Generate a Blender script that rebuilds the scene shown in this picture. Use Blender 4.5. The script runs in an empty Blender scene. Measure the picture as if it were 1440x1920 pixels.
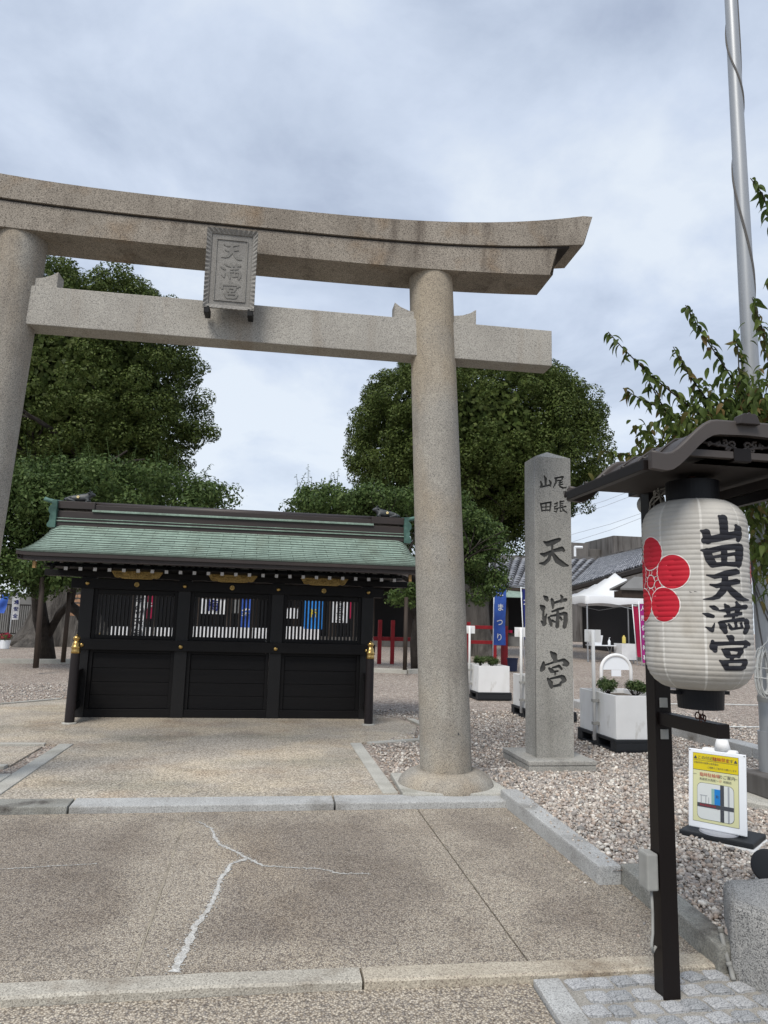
import bpy, bmesh, math, random
import numpy as np
from mathutils import Vector, Matrix, Euler
R = math.radians
random.seed(7)
C = bpy.context.scene.collection
scene = bpy.context.scene

# ------------------------------------------------------------------ camera
CAM = Vector((0, 0, 1.25))
RGT = Vector((0.98617, -0.16186, 0.026847)).normalized()
FWD = Vector((0.156075, 0.976067, 0.153266)).normalized()
RGT = (RGT - FWD * RGT.dot(FWD)).normalized()
UPV = RGT.cross(FWD)
FPX = 1336.4
cd = bpy.data.cameras.new('camera'); cam = bpy.data.objects.new('camera', cd); C.objects.link(cam)
cd.sensor_fit = 'VERTICAL'; cd.sensor_height = 36; cd.lens = 36 * FPX / 1920; cd.clip_end = 2000; cd.clip_start = 0.05
m = Matrix((RGT, UPV, -FWD)).transposed().to_4x4(); m.translation = CAM
cam.matrix_world = m; scene.camera = cam

def at(px, py, Y):
    """point of the photograph's ray (1440 x 1920 pixels) at the depth Y"""
    d = FWD * FPX + RGT * (px - 720) - UPV * (py - 960)
    return CAM + d * (Y / d.y)

# ------------------------------------------------------------------ world, sun, exposure
SUN_EL, SUN_AZ = 52, 212          # azimuth the light comes from, degrees clockwise from +Y
world = bpy.data.worlds.new('World'); scene.world = world; world.use_nodes = True
nt = world.node_tree; nt.nodes.clear()
def N(nt, t, **k):
    n = nt.nodes.new(t)
    for a, v in k.items(): setattr(n, a, v)
    return n
out = N(nt, 'ShaderNodeOutputWorld'); bg1 = N(nt, 'ShaderNodeBackground'); bg2 = N(nt, 'ShaderNodeBackground')
mixs = N(nt, 'ShaderNodeMixShader'); sky = N(nt, 'ShaderNodeTexSky', sky_type='NISHITA', sun_disc=False)
sky.sun_elevation = R(SUN_EL); sky.sun_rotation = R(SUN_AZ)
bg1.inputs[1].default_value = 0.1; bg2.inputs[1].default_value = 0.86
nt.links.new(sky.outputs[0], bg1.inputs[0])
tc = N(nt, 'ShaderNodeTexCoord'); sx = N(nt, 'ShaderNodeSeparateXYZ')
nt.links.new(tc.outputs['Generated'], sx.inputs[0])
zc = N(nt, 'ShaderNodeMath', operation='MAXIMUM'); zc.inputs[1].default_value = 0.0; nt.links.new(sx.outputs[2], zc.inputs[0])
za = N(nt, 'ShaderNodeMath', operation='ADD'); za.inputs[1].default_value = 0.22; nt.links.new(zc.outputs[0], za.inputs[0])
dx = N(nt, 'ShaderNodeMath', operation='DIVIDE'); dy = N(nt, 'ShaderNodeMath', operation='DIVIDE')
nt.links.new(sx.outputs[0], dx.inputs[0]); nt.links.new(za.outputs[0], dx.inputs[1])
nt.links.new(sx.outputs[1], dy.inputs[0]); nt.links.new(za.outputs[0], dy.inputs[1])
cb = N(nt, 'ShaderNodeCombineXYZ'); nt.links.new(dx.outputs[0], cb.inputs[0]); nt.links.new(dy.outputs[0], cb.inputs[1])
cb.inputs[2].default_value = 1.3
no = N(nt, 'ShaderNodeTexNoise'); no.inputs['Scale'].default_value = 2.3; no.inputs['Detail'].default_value = 8
no.inputs['Roughness'].default_value = 0.56; no.inputs['Distortion'].default_value = 0.25
nt.links.new(cb.outputs[0], no.inputs['Vector'])
no2 = N(nt, 'ShaderNodeTexNoise'); no2.inputs['Scale'].default_value = 0.65; no2.inputs['Detail'].default_value = 3
nt.links.new(cb.outputs[0], no2.inputs['Vector'])
ma = N(nt, 'ShaderNodeMath', operation='MULTIPLY'); ma.inputs[1].default_value = 0.55; nt.links.new(no.outputs[0], ma.inputs[0])
mb = N(nt, 'ShaderNodeMath', operation='MULTIPLY_ADD'); mb.inputs[1].default_value = 0.45
nt.links.new(no2.outputs[0], mb.inputs[0]); nt.links.new(ma.outputs[0], mb.inputs[2])
rp = N(nt, 'ShaderNodeValToRGB'); e = rp.color_ramp.elements
e[0].position = 0.40; e[0].color = (0.238, 0.278, 0.358, 1)
e[1].position = 0.61; e[1].color = (0.455, 0.495, 0.545, 1)
x = e.new(0.465); x.color = (0.308, 0.354, 0.435, 1)
x = e.new(0.53); x.color = (0.372, 0.42, 0.502, 1)
nt.links.new(mb.outputs[0], rp.inputs[0])
hz = N(nt, 'ShaderNodeMapRange'); hz.inputs[1].default_value = 0.0; hz.inputs[2].default_value = 0.38
hz.inputs[3].default_value = 0.60; hz.inputs[4].default_value = 0.0
nt.links.new(zc.outputs[0], hz.inputs[0])
mc = N(nt, 'ShaderNodeMixRGB'); mc.inputs[2].default_value = (0.46, 0.495, 0.535, 1)
nt.links.new(hz.outputs[0], mc.inputs[0]); nt.links.new(rp.outputs[0], mc.inputs[1]); nt.links.new(mc.outputs[0], bg2.inputs[0])
mixs.inputs[0].default_value = 0.93
nt.links.new(bg1.outputs[0], mixs.inputs[1]); nt.links.new(bg2.outputs[0], mixs.inputs[2]); nt.links.new(mixs.outputs[0], out.inputs[0])

sl = bpy.data.lights.new('sun', 'SUN'); so = bpy.data.objects.new('sun', sl); C.objects.link(so)
sl.energy = 1.5; sl.angle = R(25); sl.color = (1.0, 0.945, 0.865)
az, el = R(SUN_AZ), R(SUN_EL)
sd = Vector((math.sin(az) * math.cos(el), math.cos(az) * math.cos(el), math.sin(el)))
so.rotation_euler = (-sd).to_track_quat('-Z', 'Y').to_euler(); so.location = (0, 0, 30)
vs = scene.view_settings; vs.view_transform = 'Standard'; vs.look = 'None'; vs.gamma = 1; vs.exposure = 1.05; vs.use_curve_mapping = False
scene.cycles.use_denoising = True
scene.cycles.max_bounces = 6

# ------------------------------------------------------------------ helpers
class MB:
    def __init__(s): s.v = []; s.f = []; s.c = []
    def add(s, vs, fs):
        b = len(s.v); s.v += [tuple(p) for p in vs]; s.f += [tuple(i + b for i in f) for f in fs]; return s
    def box(s, x0, y0, z0, x1, y1, z1, mat=None):
        P = [(x0, y0, z0), (x1, y0, z0), (x1, y1, z0), (x0, y1, z0), (x0, y0, z1), (x1, y0, z1), (x1, y1, z1), (x0, y1, z1)]
        if mat is not None: P = [mat @ Vector(p) for p in P]
        return s.add(P, [(0, 3, 2, 1), (4, 5, 6, 7), (0, 1, 5, 4), (1, 2, 6, 5), (2, 3, 7, 6), (3, 0, 4, 7)])
    def hexa(s, P):      # 4 bottom, 4 top
        return s.add(P, [(0, 3, 2, 1), (4, 5, 6, 7), (0, 1, 5, 4), (1, 2, 6, 5), (2, 3, 7, 6), (3, 0, 4, 7)])
    def bar(s, a, b, w, h=None, up=(0, 0, 1)):
        a = Vector(a); b = Vector(b); h = h or w; d = (b - a).normalized(); u = Vector(up)
        if abs(d.dot(u)) > .98: u = Vector((0, 1, 0))
        r = d.cross(u).normalized(); u = r.cross(d)
        P = [q + r * i * w / 2 + u * j * h / 2 for q in (a, b) for i, j in ((-1, -1), (1, -1), (1, 1), (-1, 1))]
        return s.add(P, [(0, 1, 2, 3), (7, 6, 5, 4), (0, 4, 5, 1), (1, 5, 6, 2), (2, 6, 7, 3), (3, 7, 4, 0)])
    def tube(s, pts, rad, n=8, caps=True):
        pts = [Vector(p) for p in pts]; k = len(pts)
        rs = rad if isinstance(rad, (list, tuple)) else [rad] * k
        b = len(s.v); u = None
        for i, p in enumerate(pts):
            d = (pts[min(i + 1, k - 1)] - pts[max(i - 1, 0)]).normalized()
            if u is None:
                u = Vector((0, 0, 1)) if abs(d.z) < .9 else Vector((1, 0, 0))
            u = (u - d * u.dot(d)).normalized(); w = d.cross(u)
            for j in range(n):
                a = 2 * math.pi * j / n
                s.v.append(tuple(p + (u * math.cos(a) + w * math.sin(a)) * rs[i]))
        for i in range(k - 1):
            for j in range(n):
                q = b + i * n + j; t = b + i * n + (j + 1) % n
                s.f.append((q, t, t + n, q + n))
        if caps:
            s.f.append(tuple(b + j for j in reversed(range(n)))); s.f.append(tuple(b + (k - 1) * n + j for j in range(n)))
        return s
    def lathe(s, prof, n=24, c=(0, 0, 0)):
        b = len(s.v); k = len(prof)
        for r, z in prof:
            for j in range(n):
                a = 2 * math.pi * j / n
                s.v.append((c[0] + r * math.cos(a), c[1] + r * math.sin(a), c[2] + z))
        for i in range(k - 1):
            for j in range(n):
                q = b + i * n + j; t = b + i * n + (j + 1) % n
                s.f.append((q, t, t + n, q + n))
        s.f.append(tuple(b + j for j in reversed(range(n)))); s.f.append(tuple(b + (k - 1) * n + j for j in range(n)))
        return s
    def prism(s, poly, z0, z1, fn=None):      # polygon in (a,b) extruded, fn maps (a,b,c) to a point
        fn = fn or (lambda a, b, c: (a, b, c)); n = len(poly)
        P = [fn(a, b, z0) for a, b in poly] + [fn(a, b, z1) for a, b in poly]
        return s.add(P, [tuple(reversed(range(n))), tuple(range(n, 2 * n))] + [(i, (i + 1) % n, n + (i + 1) % n, n + i) for i in range(n)])
    def mesh(s, name, smooth=False):
        me = bpy.data.meshes.new(name); me.from_pydata(s.v, [], s.f)
        if smooth: me.polygons.foreach_set('use_smooth', [True] * len(me.polygons))
        me.update(); return me
    def build(s, name, mat, parent=None, smooth=False, bevel=0, **k):
        o = link(name, s.mesh(name, smooth), mat, parent, **k)
        if bevel: bev(o, bevel)
        return o
def bev(o, w, seg=2, ang=40):
    bm = bmesh.new(); bm.from_mesh(o.data)
    bmesh.ops.recalc_face_normals(bm, faces=bm.faces)
    es = [e for e in bm.edges if len(e.link_faces) == 2 and e.calc_face_angle(0) > R(ang)]
    bmesh.ops.bevel(bm, geom=es, offset=w, segments=seg, profile=.6, affect='EDGES', clamp_overlap=True)
    bm.to_mesh(o.data); bm.free()
def fixn(o):
    bm = bmesh.new(); bm.from_mesh(o.data); bmesh.ops.recalc_face_normals(bm, faces=bm.faces); bm.to_mesh(o.data); bm.free(); return o
def smooth_by_angle(o, a=35):
    me = o.data; me.polygons.foreach_set('use_smooth', [True] * len(me.polygons))
    bm = bmesh.new(); bm.from_mesh(me)
    for e in bm.edges:
        if len(e.link_faces) == 2 and e.calc_face_angle(0) > R(a): e.smooth = False
    bm.to_mesh(me); bm.free()
def world_off(p):
    v = Vector((0, 0, 0))
    while p is not None: v += p.location; p = p.parent
    return v
def link(name, me, mat, parent=None, local=False, kind=None, label=None):
    o = bpy.data.objects.new(name, me); C.objects.link(o)
    if mat is not None: me.materials.clear(); me.materials.append(mat)
    if parent is not None:
        o.parent = parent
        if not local: o.location = -world_off(parent)
    if kind: o['kind'] = kind
    if label: o['label'] = label
    return o
def tag(o, label, cat, group=None):
    o['label'] = label; o['category'] = cat
    if group: o['group'] = group
    return o
def thing(name, label, cat, loc=(0, 0, 0), rotz=0, group=None):
    o = bpy.data.objects.new(name, None); C.objects.link(o); o.location = loc; o.rotation_euler = (0, 0, rotz)
    o.empty_display_size = .1
    return tag(o, label, cat, group)
def copy_tree(o, parent=None):
    c = o.copy(); C.objects.link(c)
    if parent is not None: c.parent = parent
    for ch in list(o.children): copy_tree(ch, c)
    return c

# ------------------------------------------------------------------ materials
MATS = {}
def mk(name, c1, c2=None, scale=6, rough=.8, speck=None, grain=None, stain=None, bump=None, metal=0, spec=.3, stretch=(1, 1, 1), vor=None, attr=None, rand=None, transl=0):
    """c1/c2 blended by noise; speck=(colour, scale, amount); grain=(scale, amount); stain=(colour, scale, lo, hi, stretch); bump=(scale, distance); vor=(scale,[colours]) cells"""
    mt = bpy.data.materials.new(name); mt.use_nodes = True; nt = mt.node_tree
    b = nt.nodes['Principled BSDF']; b.inputs['Roughness'].default_value = rough; b.inputs['Metallic'].default_value = metal
    b.inputs['Specular IOR Level'].default_value = spec
    tc = N(nt, 'ShaderNodeTexCoord'); co = tc.outputs['Object']
    def mapped(st):
        if tuple(st) == (1, 1, 1): return co
        mp = N(nt, 'ShaderNodeMapping'); mp.inputs['Scale'].default_value = st; nt.links.new(co, mp.inputs[0]); return mp.outputs[0]
    def noise(sc, det=4, st=(1, 1, 1), ro=.55):
        n = N(nt, 'ShaderNodeTexNoise'); n.inputs['Scale'].default_value = sc; n.inputs['Detail'].default_value = det
        n.inputs['Roughness'].default_value = ro; nt.links.new(mapped(st), n.inputs['Vector']); return n.outputs[0]
    def ramp(v, lo, hi):
        r = N(nt, 'ShaderNodeMapRange'); r.inputs[1].default_value = lo; r.inputs[2].default_value = hi; nt.links.new(v, r.inputs[0]); return r.outputs[0]
    def mix(f, a, bb, mode='MIX'):
        q = N(nt, 'ShaderNodeMixRGB', blend_type=mode)
        if isinstance(f, (int, float)): q.inputs[0].default_value = f
        else: nt.links.new(f, q.inputs[0])
        for i, w in ((1, a), (2, bb)):
            if isinstance(w, (tuple, list)): q.inputs[i].default_value = (*w[:3], 1)
            else: nt.links.new(w, q.inputs[i])
        return q.outputs[0]
    col = tuple(c1)
    if attr:
        a = N(nt, 'ShaderNodeAttribute'); a.attribute_name = attr; col = a.outputs['Color']
    if rand:
        g = N(nt, 'ShaderNodeNewGeometry'); rr = N(nt, 'ShaderNodeValToRGB'); els = rr.color_ramp.elements
        for i, cc in enumerate(rand):
            p = i / (len(rand) - 1)
            if i == 0: els[0].color = (*cc, 1)
            elif i == len(rand) - 1: els[-1].color = (*cc, 1)
            else:
                q = els.new(p); q.color = (*cc, 1)
        nt.links.new(g.outputs['Random Per Island'], rr.inputs[0]); col = rr.outputs[0]
    vd = None
    if vor:
        v = N(nt, 'ShaderNodeTexVoronoi'); v.inputs['Scale'].default_value = vor[0]; nt.links.new(co, v.inputs['Vector'])
        sp = N(nt, 'ShaderNodeSeparateColor'); nt.links.new(v.outputs['Color'], sp.inputs[0])
        rr = N(nt, 'ShaderNodeValToRGB'); rr.color_ramp.interpolation = 'CONSTANT'; els = rr.color_ramp.elements; cs = vor[1]
        for i, cc in enumerate(cs):
            if i < 2: q = els[i]; q.position = i / len(cs)
            else: q = els.new(i / len(cs))
            q.color = (*cc, 1)
        nt.links.new(sp.outputs[0], rr.inputs[0]); col = rr.outputs[0]; vd = v.outputs['Distance']
        edge = ramp(vd, .25 / 1, .75)
        col = mix(edge, col, mix(1.0, col, vor[2] if len(vor) > 2 else (.45, .42, .4), 'MULTIPLY'))
    if c2 is not None: col = mix(ramp(noise(scale, 5, stretch), .35, .65), col, c2) if not (vor or attr or rand) else mix(ramp(noise(scale, 5, stretch), .3, .7), col, mix(1.0, col, c2, 'MULTIPLY'))
    if grain:
        col = mix(grain[1], col, mix(1.0, col, mix(ramp(noise(grain[0], 2), .3, .7), (.35, .35, .35), (1.75, 1.75, 1.75)), 'MULTIPLY'))
    if speck:
        v = N(nt, 'ShaderNodeTexVoronoi'); v.inputs['Scale'].default_value = speck[1]; nt.links.new(co, v.inputs['Vector'])
        sp = N(nt, 'ShaderNodeSeparateColor'); nt.links.new(v.outputs['Color'], sp.inputs[0])
        t = N(nt, 'ShaderNodeMath', operation='LESS_THAN'); t.inputs[1].default_value = speck[2]; nt.links.new(sp.outputs[0], t.inputs[0])
        col = mix(t.outputs[0], col, speck[0])
    if stain:
        for st in (stain if isinstance(stain[0], (tuple, list)) and isinstance(stain[0][0], (tuple, list)) else [stain]):
            f = ramp(noise(st[1], 5, st[4] if len(st) > 4 else (1, 1, 1)), st[2], st[3])
            if len(st) > 5:
                mm = N(nt, 'ShaderNodeMath', operation='MULTIPLY'); mm.inputs[1].default_value = st[5]; nt.links.new(f, mm.inputs[0]); f = mm.outputs[0]
            col = mix(f, col, mix(1.0, col, st[0], 'MULTIPLY'))
    if isinstance(col, tuple): b.inputs['Base Color'].default_value = (*col[:3], 1)
    else: nt.links.new(col, b.inputs['Base Color'])
    if bump:
        bp = N(nt, 'ShaderNodeBump'); bp.inputs['Distance'].default_value = bump[1]; bp.inputs['Strength'].default_value = 1
        if vd is not None and bump[0] == 'vor':
            iv = N(nt, 'ShaderNodeMath', operation='SUBTRACT'); iv.inputs[0].default_value = 1; nt.links.new(vd, iv.inputs[1]); nt.links.new(iv.outputs[0], bp.inputs['Height'])
        else: nt.links.new(noise(bump[0], 4, bump[2] if len(bump) > 2 else (1, 1, 1)), bp.inputs['Height'])
        nt.links.new(bp.outputs[0], b.inputs['Normal'])
    if transl:
        tr = N(nt, 'ShaderNodeBsdfTranslucent'); mx = N(nt, 'ShaderNodeMixShader'); mx.inputs[0].default_value = transl
        if isinstance(col, tuple): tr.inputs[0].default_value = (*col, 1)
        else: nt.links.new(col, tr.inputs[0])
        nt.links.new(b.outputs[0], mx.inputs[1]); nt.links.new(tr.outputs[0], mx.inputs[2])
        nt.links.new(mx.outputs[0], nt.nodes['Material Output'].inputs[0])
    MATS[name] = mt; return mt

M_torii = mk('torii_granite', (.345, .325, .285), (.28, .262, .23), 3, .9, speck=((.16, .15, .14), 230, .14), grain=(120, .4), stain=[((.72, .60, .48), 1.1, .52, .72, (1.6, 1.6, .35), .8), ((.55, .52, .5), 2.2, .55, .75, (1.5, 1.5, .22), .8), ((1.1, .98, .82), .8, .5, .62, (1, 1, .7), .8)], bump=(120, .003))
M_lintel = mk('lintel_granite', (.31, .275, .23), (.245, .215, .178), 2.5, .92, speck=((.11, .095, .08), 210, .15), grain=(110, .45), stain=[((.6, .57, .55), 1.6, .5, .75, (1, 1, .4), .8), ((.86, .74, .62), 3, .55, .75), ((.45, .42, .41), 5, .55, .72, (1.4, 1, .25), .75)], bump=(110, .003))
M_plaque = mk('plaque_stone', (.26, .25, .23), (.21, .20, .185), 6, .9, grain=(140, .4), bump=(200, .002))
M_marker = mk('marker_granite', (.375, .365, .335), (.305, .297, .272), 3, .9, speck=((.17, .17, .167), 240, .16), grain=(140, .4), stain=((.7, .7, .69), 2.0, .5, .75, (2, 2, .3)), bump=(150, .003))
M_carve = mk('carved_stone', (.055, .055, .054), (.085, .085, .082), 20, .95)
M_kerb = mk('kerb_granite', (.44, .445, .435), (.36, .36, .35), 4, .85, speck=((.24, .24, .235), 260, .15), grain=(140, .35), stain=((.45, .42, .38), 2.2, .56, .72), bump=(150, .003))
M_kerbd = mk('kerb_granite_mossy', (.30, .30, .275), (.21, .205, .18), 4, .9, speck=((.17, .17, .16), 240, .15), grain=(130, .4), stain=((.28, .25, .25), 3.0, .53, .66), bump=(120, .004))
M_kerbw = mk('kerb_granite_warm', (.46, .415, .335), (.37, .325, .255), 3, .9, speck=((.24, .2, .165), 240, .14), grain=(130, .4), stain=((.4, .33, .27), 2.6, .55, .72), bump=(120, .004))
AGG = [(.60, .535, .43), (.42, .375, .315), (.53, .475, .39), (.69, .63, .525), (.335, .305, .27), (.56, .50, .405), (.48, .43, .355), (.26, .235, .205)]
M_agg = mk('exposed_aggregate', (1, 1, 1), (.85, .85, .85), 1.3, .85, vor=(160, AGG, (.42, .39, .37)), stain=[((.8, .78, .77), 2.1, .5, .7), ((1.18, 1.15, 1.08), .8, .52, .66, (1, .5, 1)), ((.55, .53, .52), 9, .66, .74, (1, 1, 1), .7)], bump=('vor', .004))
M_aggcourt = mk('exposed_aggregate_court', (1, 1, 1), (.85, .84, .83), 1.3, .85, vor=(82, [(.63, .57, .48), (.46, .415, .35), (.70, .64, .55), (.53, .48, .405), (.35, .32, .28), (.59, .535, .445)], (.5, .48, .46)), stain=[((.74, .76, .73), .9, .52, .68, (.6, 1.3, 1), .9), ((.84, .79, .75), 1.5, .52, .68), ((1.2, 1.16, 1.08), 1.1, .45, .6)], bump=('vor', .003))
edge_dirt_targets = [M_agg]
M_joint = mk('joint_filler', (.17, .155, .13), (.11, .1, .085), 12, .95)
M_patch = mk('crack_mortar', (.50, .50, .48), (.38, .365, .335), 40, .95, grain=(160, .6))
def edge_dirt(mt):
    nt = mt.node_tree; b = nt.nodes['Principled BSDF']; src = b.inputs['Base Color'].links[0].from_socket
    tc = N(nt, 'ShaderNodeTexCoord'); sp = N(nt, 'ShaderNodeSeparateXYZ'); nt.links.new(tc.outputs['Object'], sp.inputs[0])
    def m_(op, a, b_=None):
        q = N(nt, 'ShaderNodeMath', operation=op)
        for i, v in enumerate((a, b_)):
            if v is None: continue
            if isinstance(v, (int, float)): q.inputs[i].default_value = v
            else: nt.links.new(v, q.inputs[i])
        return q.outputs[0]
    d = None
    for ax, v in ((0, -.455), (0, 1.15), (0, -2.02), (0, 1.93), (1, 5.27), (1, 3.2)):
        q = m_('ABSOLUTE', m_('SUBTRACT', sp.outputs[ax], v)); d = q if d is None else m_('MINIMUM', d, q)
    n = N(nt, 'ShaderNodeTexNoise'); n.inputs['Scale'].default_value = 2.6; n.inputs['Detail'].default_value = 5; nt.links.new(tc.outputs['Object'], n.inputs['Vector'])
    d = m_('ADD', d, m_('MULTIPLY', m_('SUBTRACT', n.outputs[0], .5), .75))
    r = N(nt, 'ShaderNodeMapRange', interpolation_type='SMOOTHSTEP'); r.inputs[1].default_value = .06; r.inputs[2].default_value = .42; r.inputs[4].default_value = .70; nt.links.new(d, r.inputs[0])
    mx = N(nt, 'ShaderNodeMixRGB', blend_type='MULTIPLY'); nt.links.new(r.outputs[0], mx.inputs[0]); nt.links.new(src, mx.inputs[1]); mx.inputs[2].default_value = (.64, .62, .63, 1)
    nt.links.new(mx.outputs[0], b.inputs['Base Color'])
GRV = [(.46, .40, .365), (.32, .295, .28), (.56, .52, .49), (.39, .32, .285), (.25, .24, .235), (.50, .46, .425), (.64, .61, .58), (.35, .315, .295)]
M_gravelbed = mk('gravel_bed', (1, 1, 1), (.82, .8, .8), .5, .9, vor=(55, [(min(.8, q[0] * 1.27), min(.8, q[1] * 1.22), min(.8, q[2] * 1.12)) for q in GRV], (.45, .42, .41)), grain=(11, .45), bump=('vor', .02))
M_pebble = mk('pebble', (1, 1, 1), None, rough=.75, attr='tint', grain=(90, .35))
M_cobble = mk('cobble_granite', (.45, .455, .455), (.35, .355, .36), 9, .85, speck=((.2, .205, .215), 260, .18), grain=(140, .4), bump=(160, .0025))
M_mortar = mk('cobble_mortar', (.31, .295, .265), (.25, .235, .21), 8, .95, grain=(200, .5), bump=(200, .003))
M_kerbg = mk('kerb_granite_pale', (.46, .435, .375), (.37, .345, .295), 3, .9, speck=((.24, .22, .19), 240, .14), grain=(130, .4), stain=((.45, .38, .33), 2.6, .55, .72), bump=(120, .004))
M_block = mk('rough_granite', (.37, .365, .35), (.29, .287, .275), 5, .9, speck=((.13, .13, .13), 260, .2), grain=(150, .5), bump=(110, .006))
M_black = mk('black_lacquered_wood', (.0058, .0054, .0060), (.008, .0075, .0078), 2, .55, stretch=(1, 1, 6), bump=(30, .0015, (.3, 1, 8)), spec=.2)
M_blackv = mk('black_wood_post', (.006, .0056, .0062), (.0085, .008, .0082), 2, .5, bump=(30, .0015, (8, 8, .3)), spec=.35)
M_finial = mk('dark_brown_post', (.020, .0155, .0165), (.015, .0118, .0125), 3, .5, bump=(40, .001, (6, 6, .3)))
M_gold = mk('gilded_brass', (.60, .41, .15), (.38, .25, .09), 30, .32, metal=1.0)
M_goldd = mk('aged_gilt', (.55, .39, .14), (.22, .145, .05), 70, .45, metal=.25, bump=(60, .012))
M_wcap = mk('white_end_cap', (.50, .485, .47), None, rough=.6)
M_copper = mk('verdigris_copper', (.25, .335, .28), (.185, .25, .208), 5, .65, stain=[((.62, .55, .5), 2.4, .52, .74, (1, .5, .5), .8), ((1.25, 1.25, 1.25), 7, .5, .7, (3, .6, .6), .6)], grain=(60, .25), spec=.4)
M_copperb = mk('bright_verdigris', (.085, .165, .138), (.045, .10, .085), 8, .55, stain=((.3, .4, .4), 5, .52, .7))
M_bronze = mk('dark_bronze_ridge', (.037, .027, .024), (.026, .02, .019), 3, .5, stretch=(.5, 1, 3), metal=.0, spec=.45, stain=((2.2, 2.0, 1.9), 4, .6, .8, (.4, 1, 3), .5))
M_ox = mk('dark_bronze_ox', (.055, .062, .066), (.03, .034, .037), 8, .5, spec=.5)
M_steel = mk('dark_brown_steel', (.006, .0038, .0034), (.008, .0052, .0046), 1.5, .45, spec=.25)
M_steelroof = mk('brown_painted_roof', (.034, .027, .0245), (.027, .0215, .0195), 3, .45, spec=.4)
M_barge = mk('brown_barge_board', (.075, .064, .058), (.06, .051, .047), 3, .5, spec=.35)
M_under = mk('brown_roof_lining', (.03, .025, .0235), None, rough=.7)
M_paper = mk('lantern_paper', (.58, .56, .515), (.52, .50, .46), 5, .7, stain=[((.72, .67, .60), 2.2, .5, .7, (1, 1, 1.5), .8), ((.8, .77, .73), 11, .55, .7, (1, 1, .3), .6)], spec=.2, transl=.12, bump=(16, .006, (1, 1, .5)))
M_ink = mk('black_ink', (.012, .0125, .018), (.02, .0205, .026), 30, rough=.65)
M_red = mk('red_ink', (.50, .012, .028), (.42, .010, .024), 12, .6)
M_redd = mk('deep_red_ink', (.36, .012, .03), None, rough=.6)
M_white = mk('white_paint', (.78, .785, .78), (.70, .705, .70), 2, .6, stain=[((.74, .73, .69), 1.8, .52, .72, (1, 1, .4)), ((.6, .57, .52), 7, .64, .72, (1, 1, .35), .6)])
M_whitep = mk('white_plastic', (.76, .79, .82), None, rough=.4)
M_capblk = mk('black_lantern_ring', (.0035, .004, .0065), None, rough=.5)
M_rust = mk('rusty_wire', (.10, .035, .022), (.05, .02, .014), 40, .7)
M_pvc = mk('grey_pvc', (.34, .34, .32), (.26, .26, .245), 8, .6)
M_alu = mk('galvanised_pole', (.37, .385, .40), (.31, .325, .34), 2.5, .42, metal=.35, stretch=(1, 1, .3))
M_rope = mk('weathered_cord', (.12, .115, .11), None, rough=.8)
M_coil = mk('white_cable', (.62, .63, .61), (.45, .46, .45), 20, .6)
M_pallet = mk('black_plastic', (.018, .020, .023), None, rough=.55)
M_soil = mk('dry_soil', (.16, .13, .10), (.10, .08, .06), 14, .95)
M_blue = mk('blue_cloth', (.035, .085, .36), (.045, .12, .44), 5, .8)
M_navy = mk('navy_cloth', (.012, .02, .14), None, rough=.8)
M_sky = mk('bright_blue_cloth', (.02, .17, .55), (.03, .24, .62), 4, .8)
M_magenta = mk('magenta_cloth', (.34, .02, .20), (.28, .02, .17), 4, .8)
M_crimson = mk('crimson_cloth', (.36, .012, .06), None, rough=.8)
M_cloth = mk('white_cloth', (.72, .73, .74), (.62, .63, .645), 3, .85)
M_tent = mk('white_tent_cloth', (.75, .77, .79), (.70, .72, .745), 2, .7)
M_vermil = mk('red_painted_rail', (.25, .012, .018), (.18, .009, .012), 5, .55)
M_dkgrey = mk('dark_interior', (.03, .027, .026), None, rough=.9)
M_brownw = mk('dark_brown_wood', (.05, .036, .028), (.036, .027, .021), 3, .7, stretch=(4, 4, .5))
M_grey = mk('grey_panel', (.20, .20, .197), (.16, .16, .157), 2, .8)
M_conc = mk('stained_concrete', (.15, .142, .135), (.105, .10, .095), 1.2, .9, stretch=(1, 1, .3), stain=((.5, .48, .47), 1.6, .5, .7, (2, 2, .25)))
M_tile = mk('kawara_tile', (.15, .155, .17), None, rough=.45, rand=[(.09, .093, .105), (.17, .175, .19), (.26, .265, .28), (.13, .135, .15)], spec=.5)
M_bark = mk('plum_bark', (.045, .038, .033), (.025, .021, .018), 6, .95, bump=(14, .03, (2, 2, .5)))
M_barkg = mk('camphor_bark', (.115, .105, .095), (.055, .05, .045), 2.2, .95, stretch=(2, 2, .4), bump=(5, .12, (2, 2, .35)))
M_camphor = mk('camphor_leaf', (0, 0, 0), None, rough=.5, rand=[(.040, .061, .015), (.065, .095, .023), (.104, .133, .036), (.049, .074, .018), (.131, .160, .050)], transl=.22, spec=.12)
M_plum = mk('plum_leaf', (0, 0, 0), None, rough=.5, rand=[(.034, .060, .018), (.065, .105, .030), (.11, .155, .05), (.048, .08, .024)], transl=.25, spec=.12)
M_cherry = mk('cherry_leaf', (0, 0, 0), None, rough=.5, rand=[(.06, .095, .026), (.09, .13, .034), (.13, .17, .042), (.075, .105, .03), (.17, .12, .045)], transl=.42, spec=.12)
M_shrub = mk('shrub_leaf', (0, 0, 0), None, rough=.6, rand=[(.044, .081, .027), (.081, .125, .044), (.125, .156, .062)], transl=.2, spec=.12)
M_yellow = mk('yellow_print', (.62, .50, .012), None, rough=.35)
M_cream = mk('cream_print', (.62, .62, .36), None, rough=.35)
M_mapw = mk('map_print', (.62, .65, .64), None, rough=.35)
M_pblue = mk('blue_print', (.015, .20, .55), None, rough=.35)
M_pgrey = mk('grey_print', (.06, .065, .075), None, rough=.35)
M_plgrey = mk('light_grey_print', (.32, .34, .36), None, rough=.35)
M_pteal = mk('teal_print', (.25, .42, .38), None, rough=.35)
M_pred = mk('red_print', (.42, .02, .03), None, rough=.35)
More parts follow.
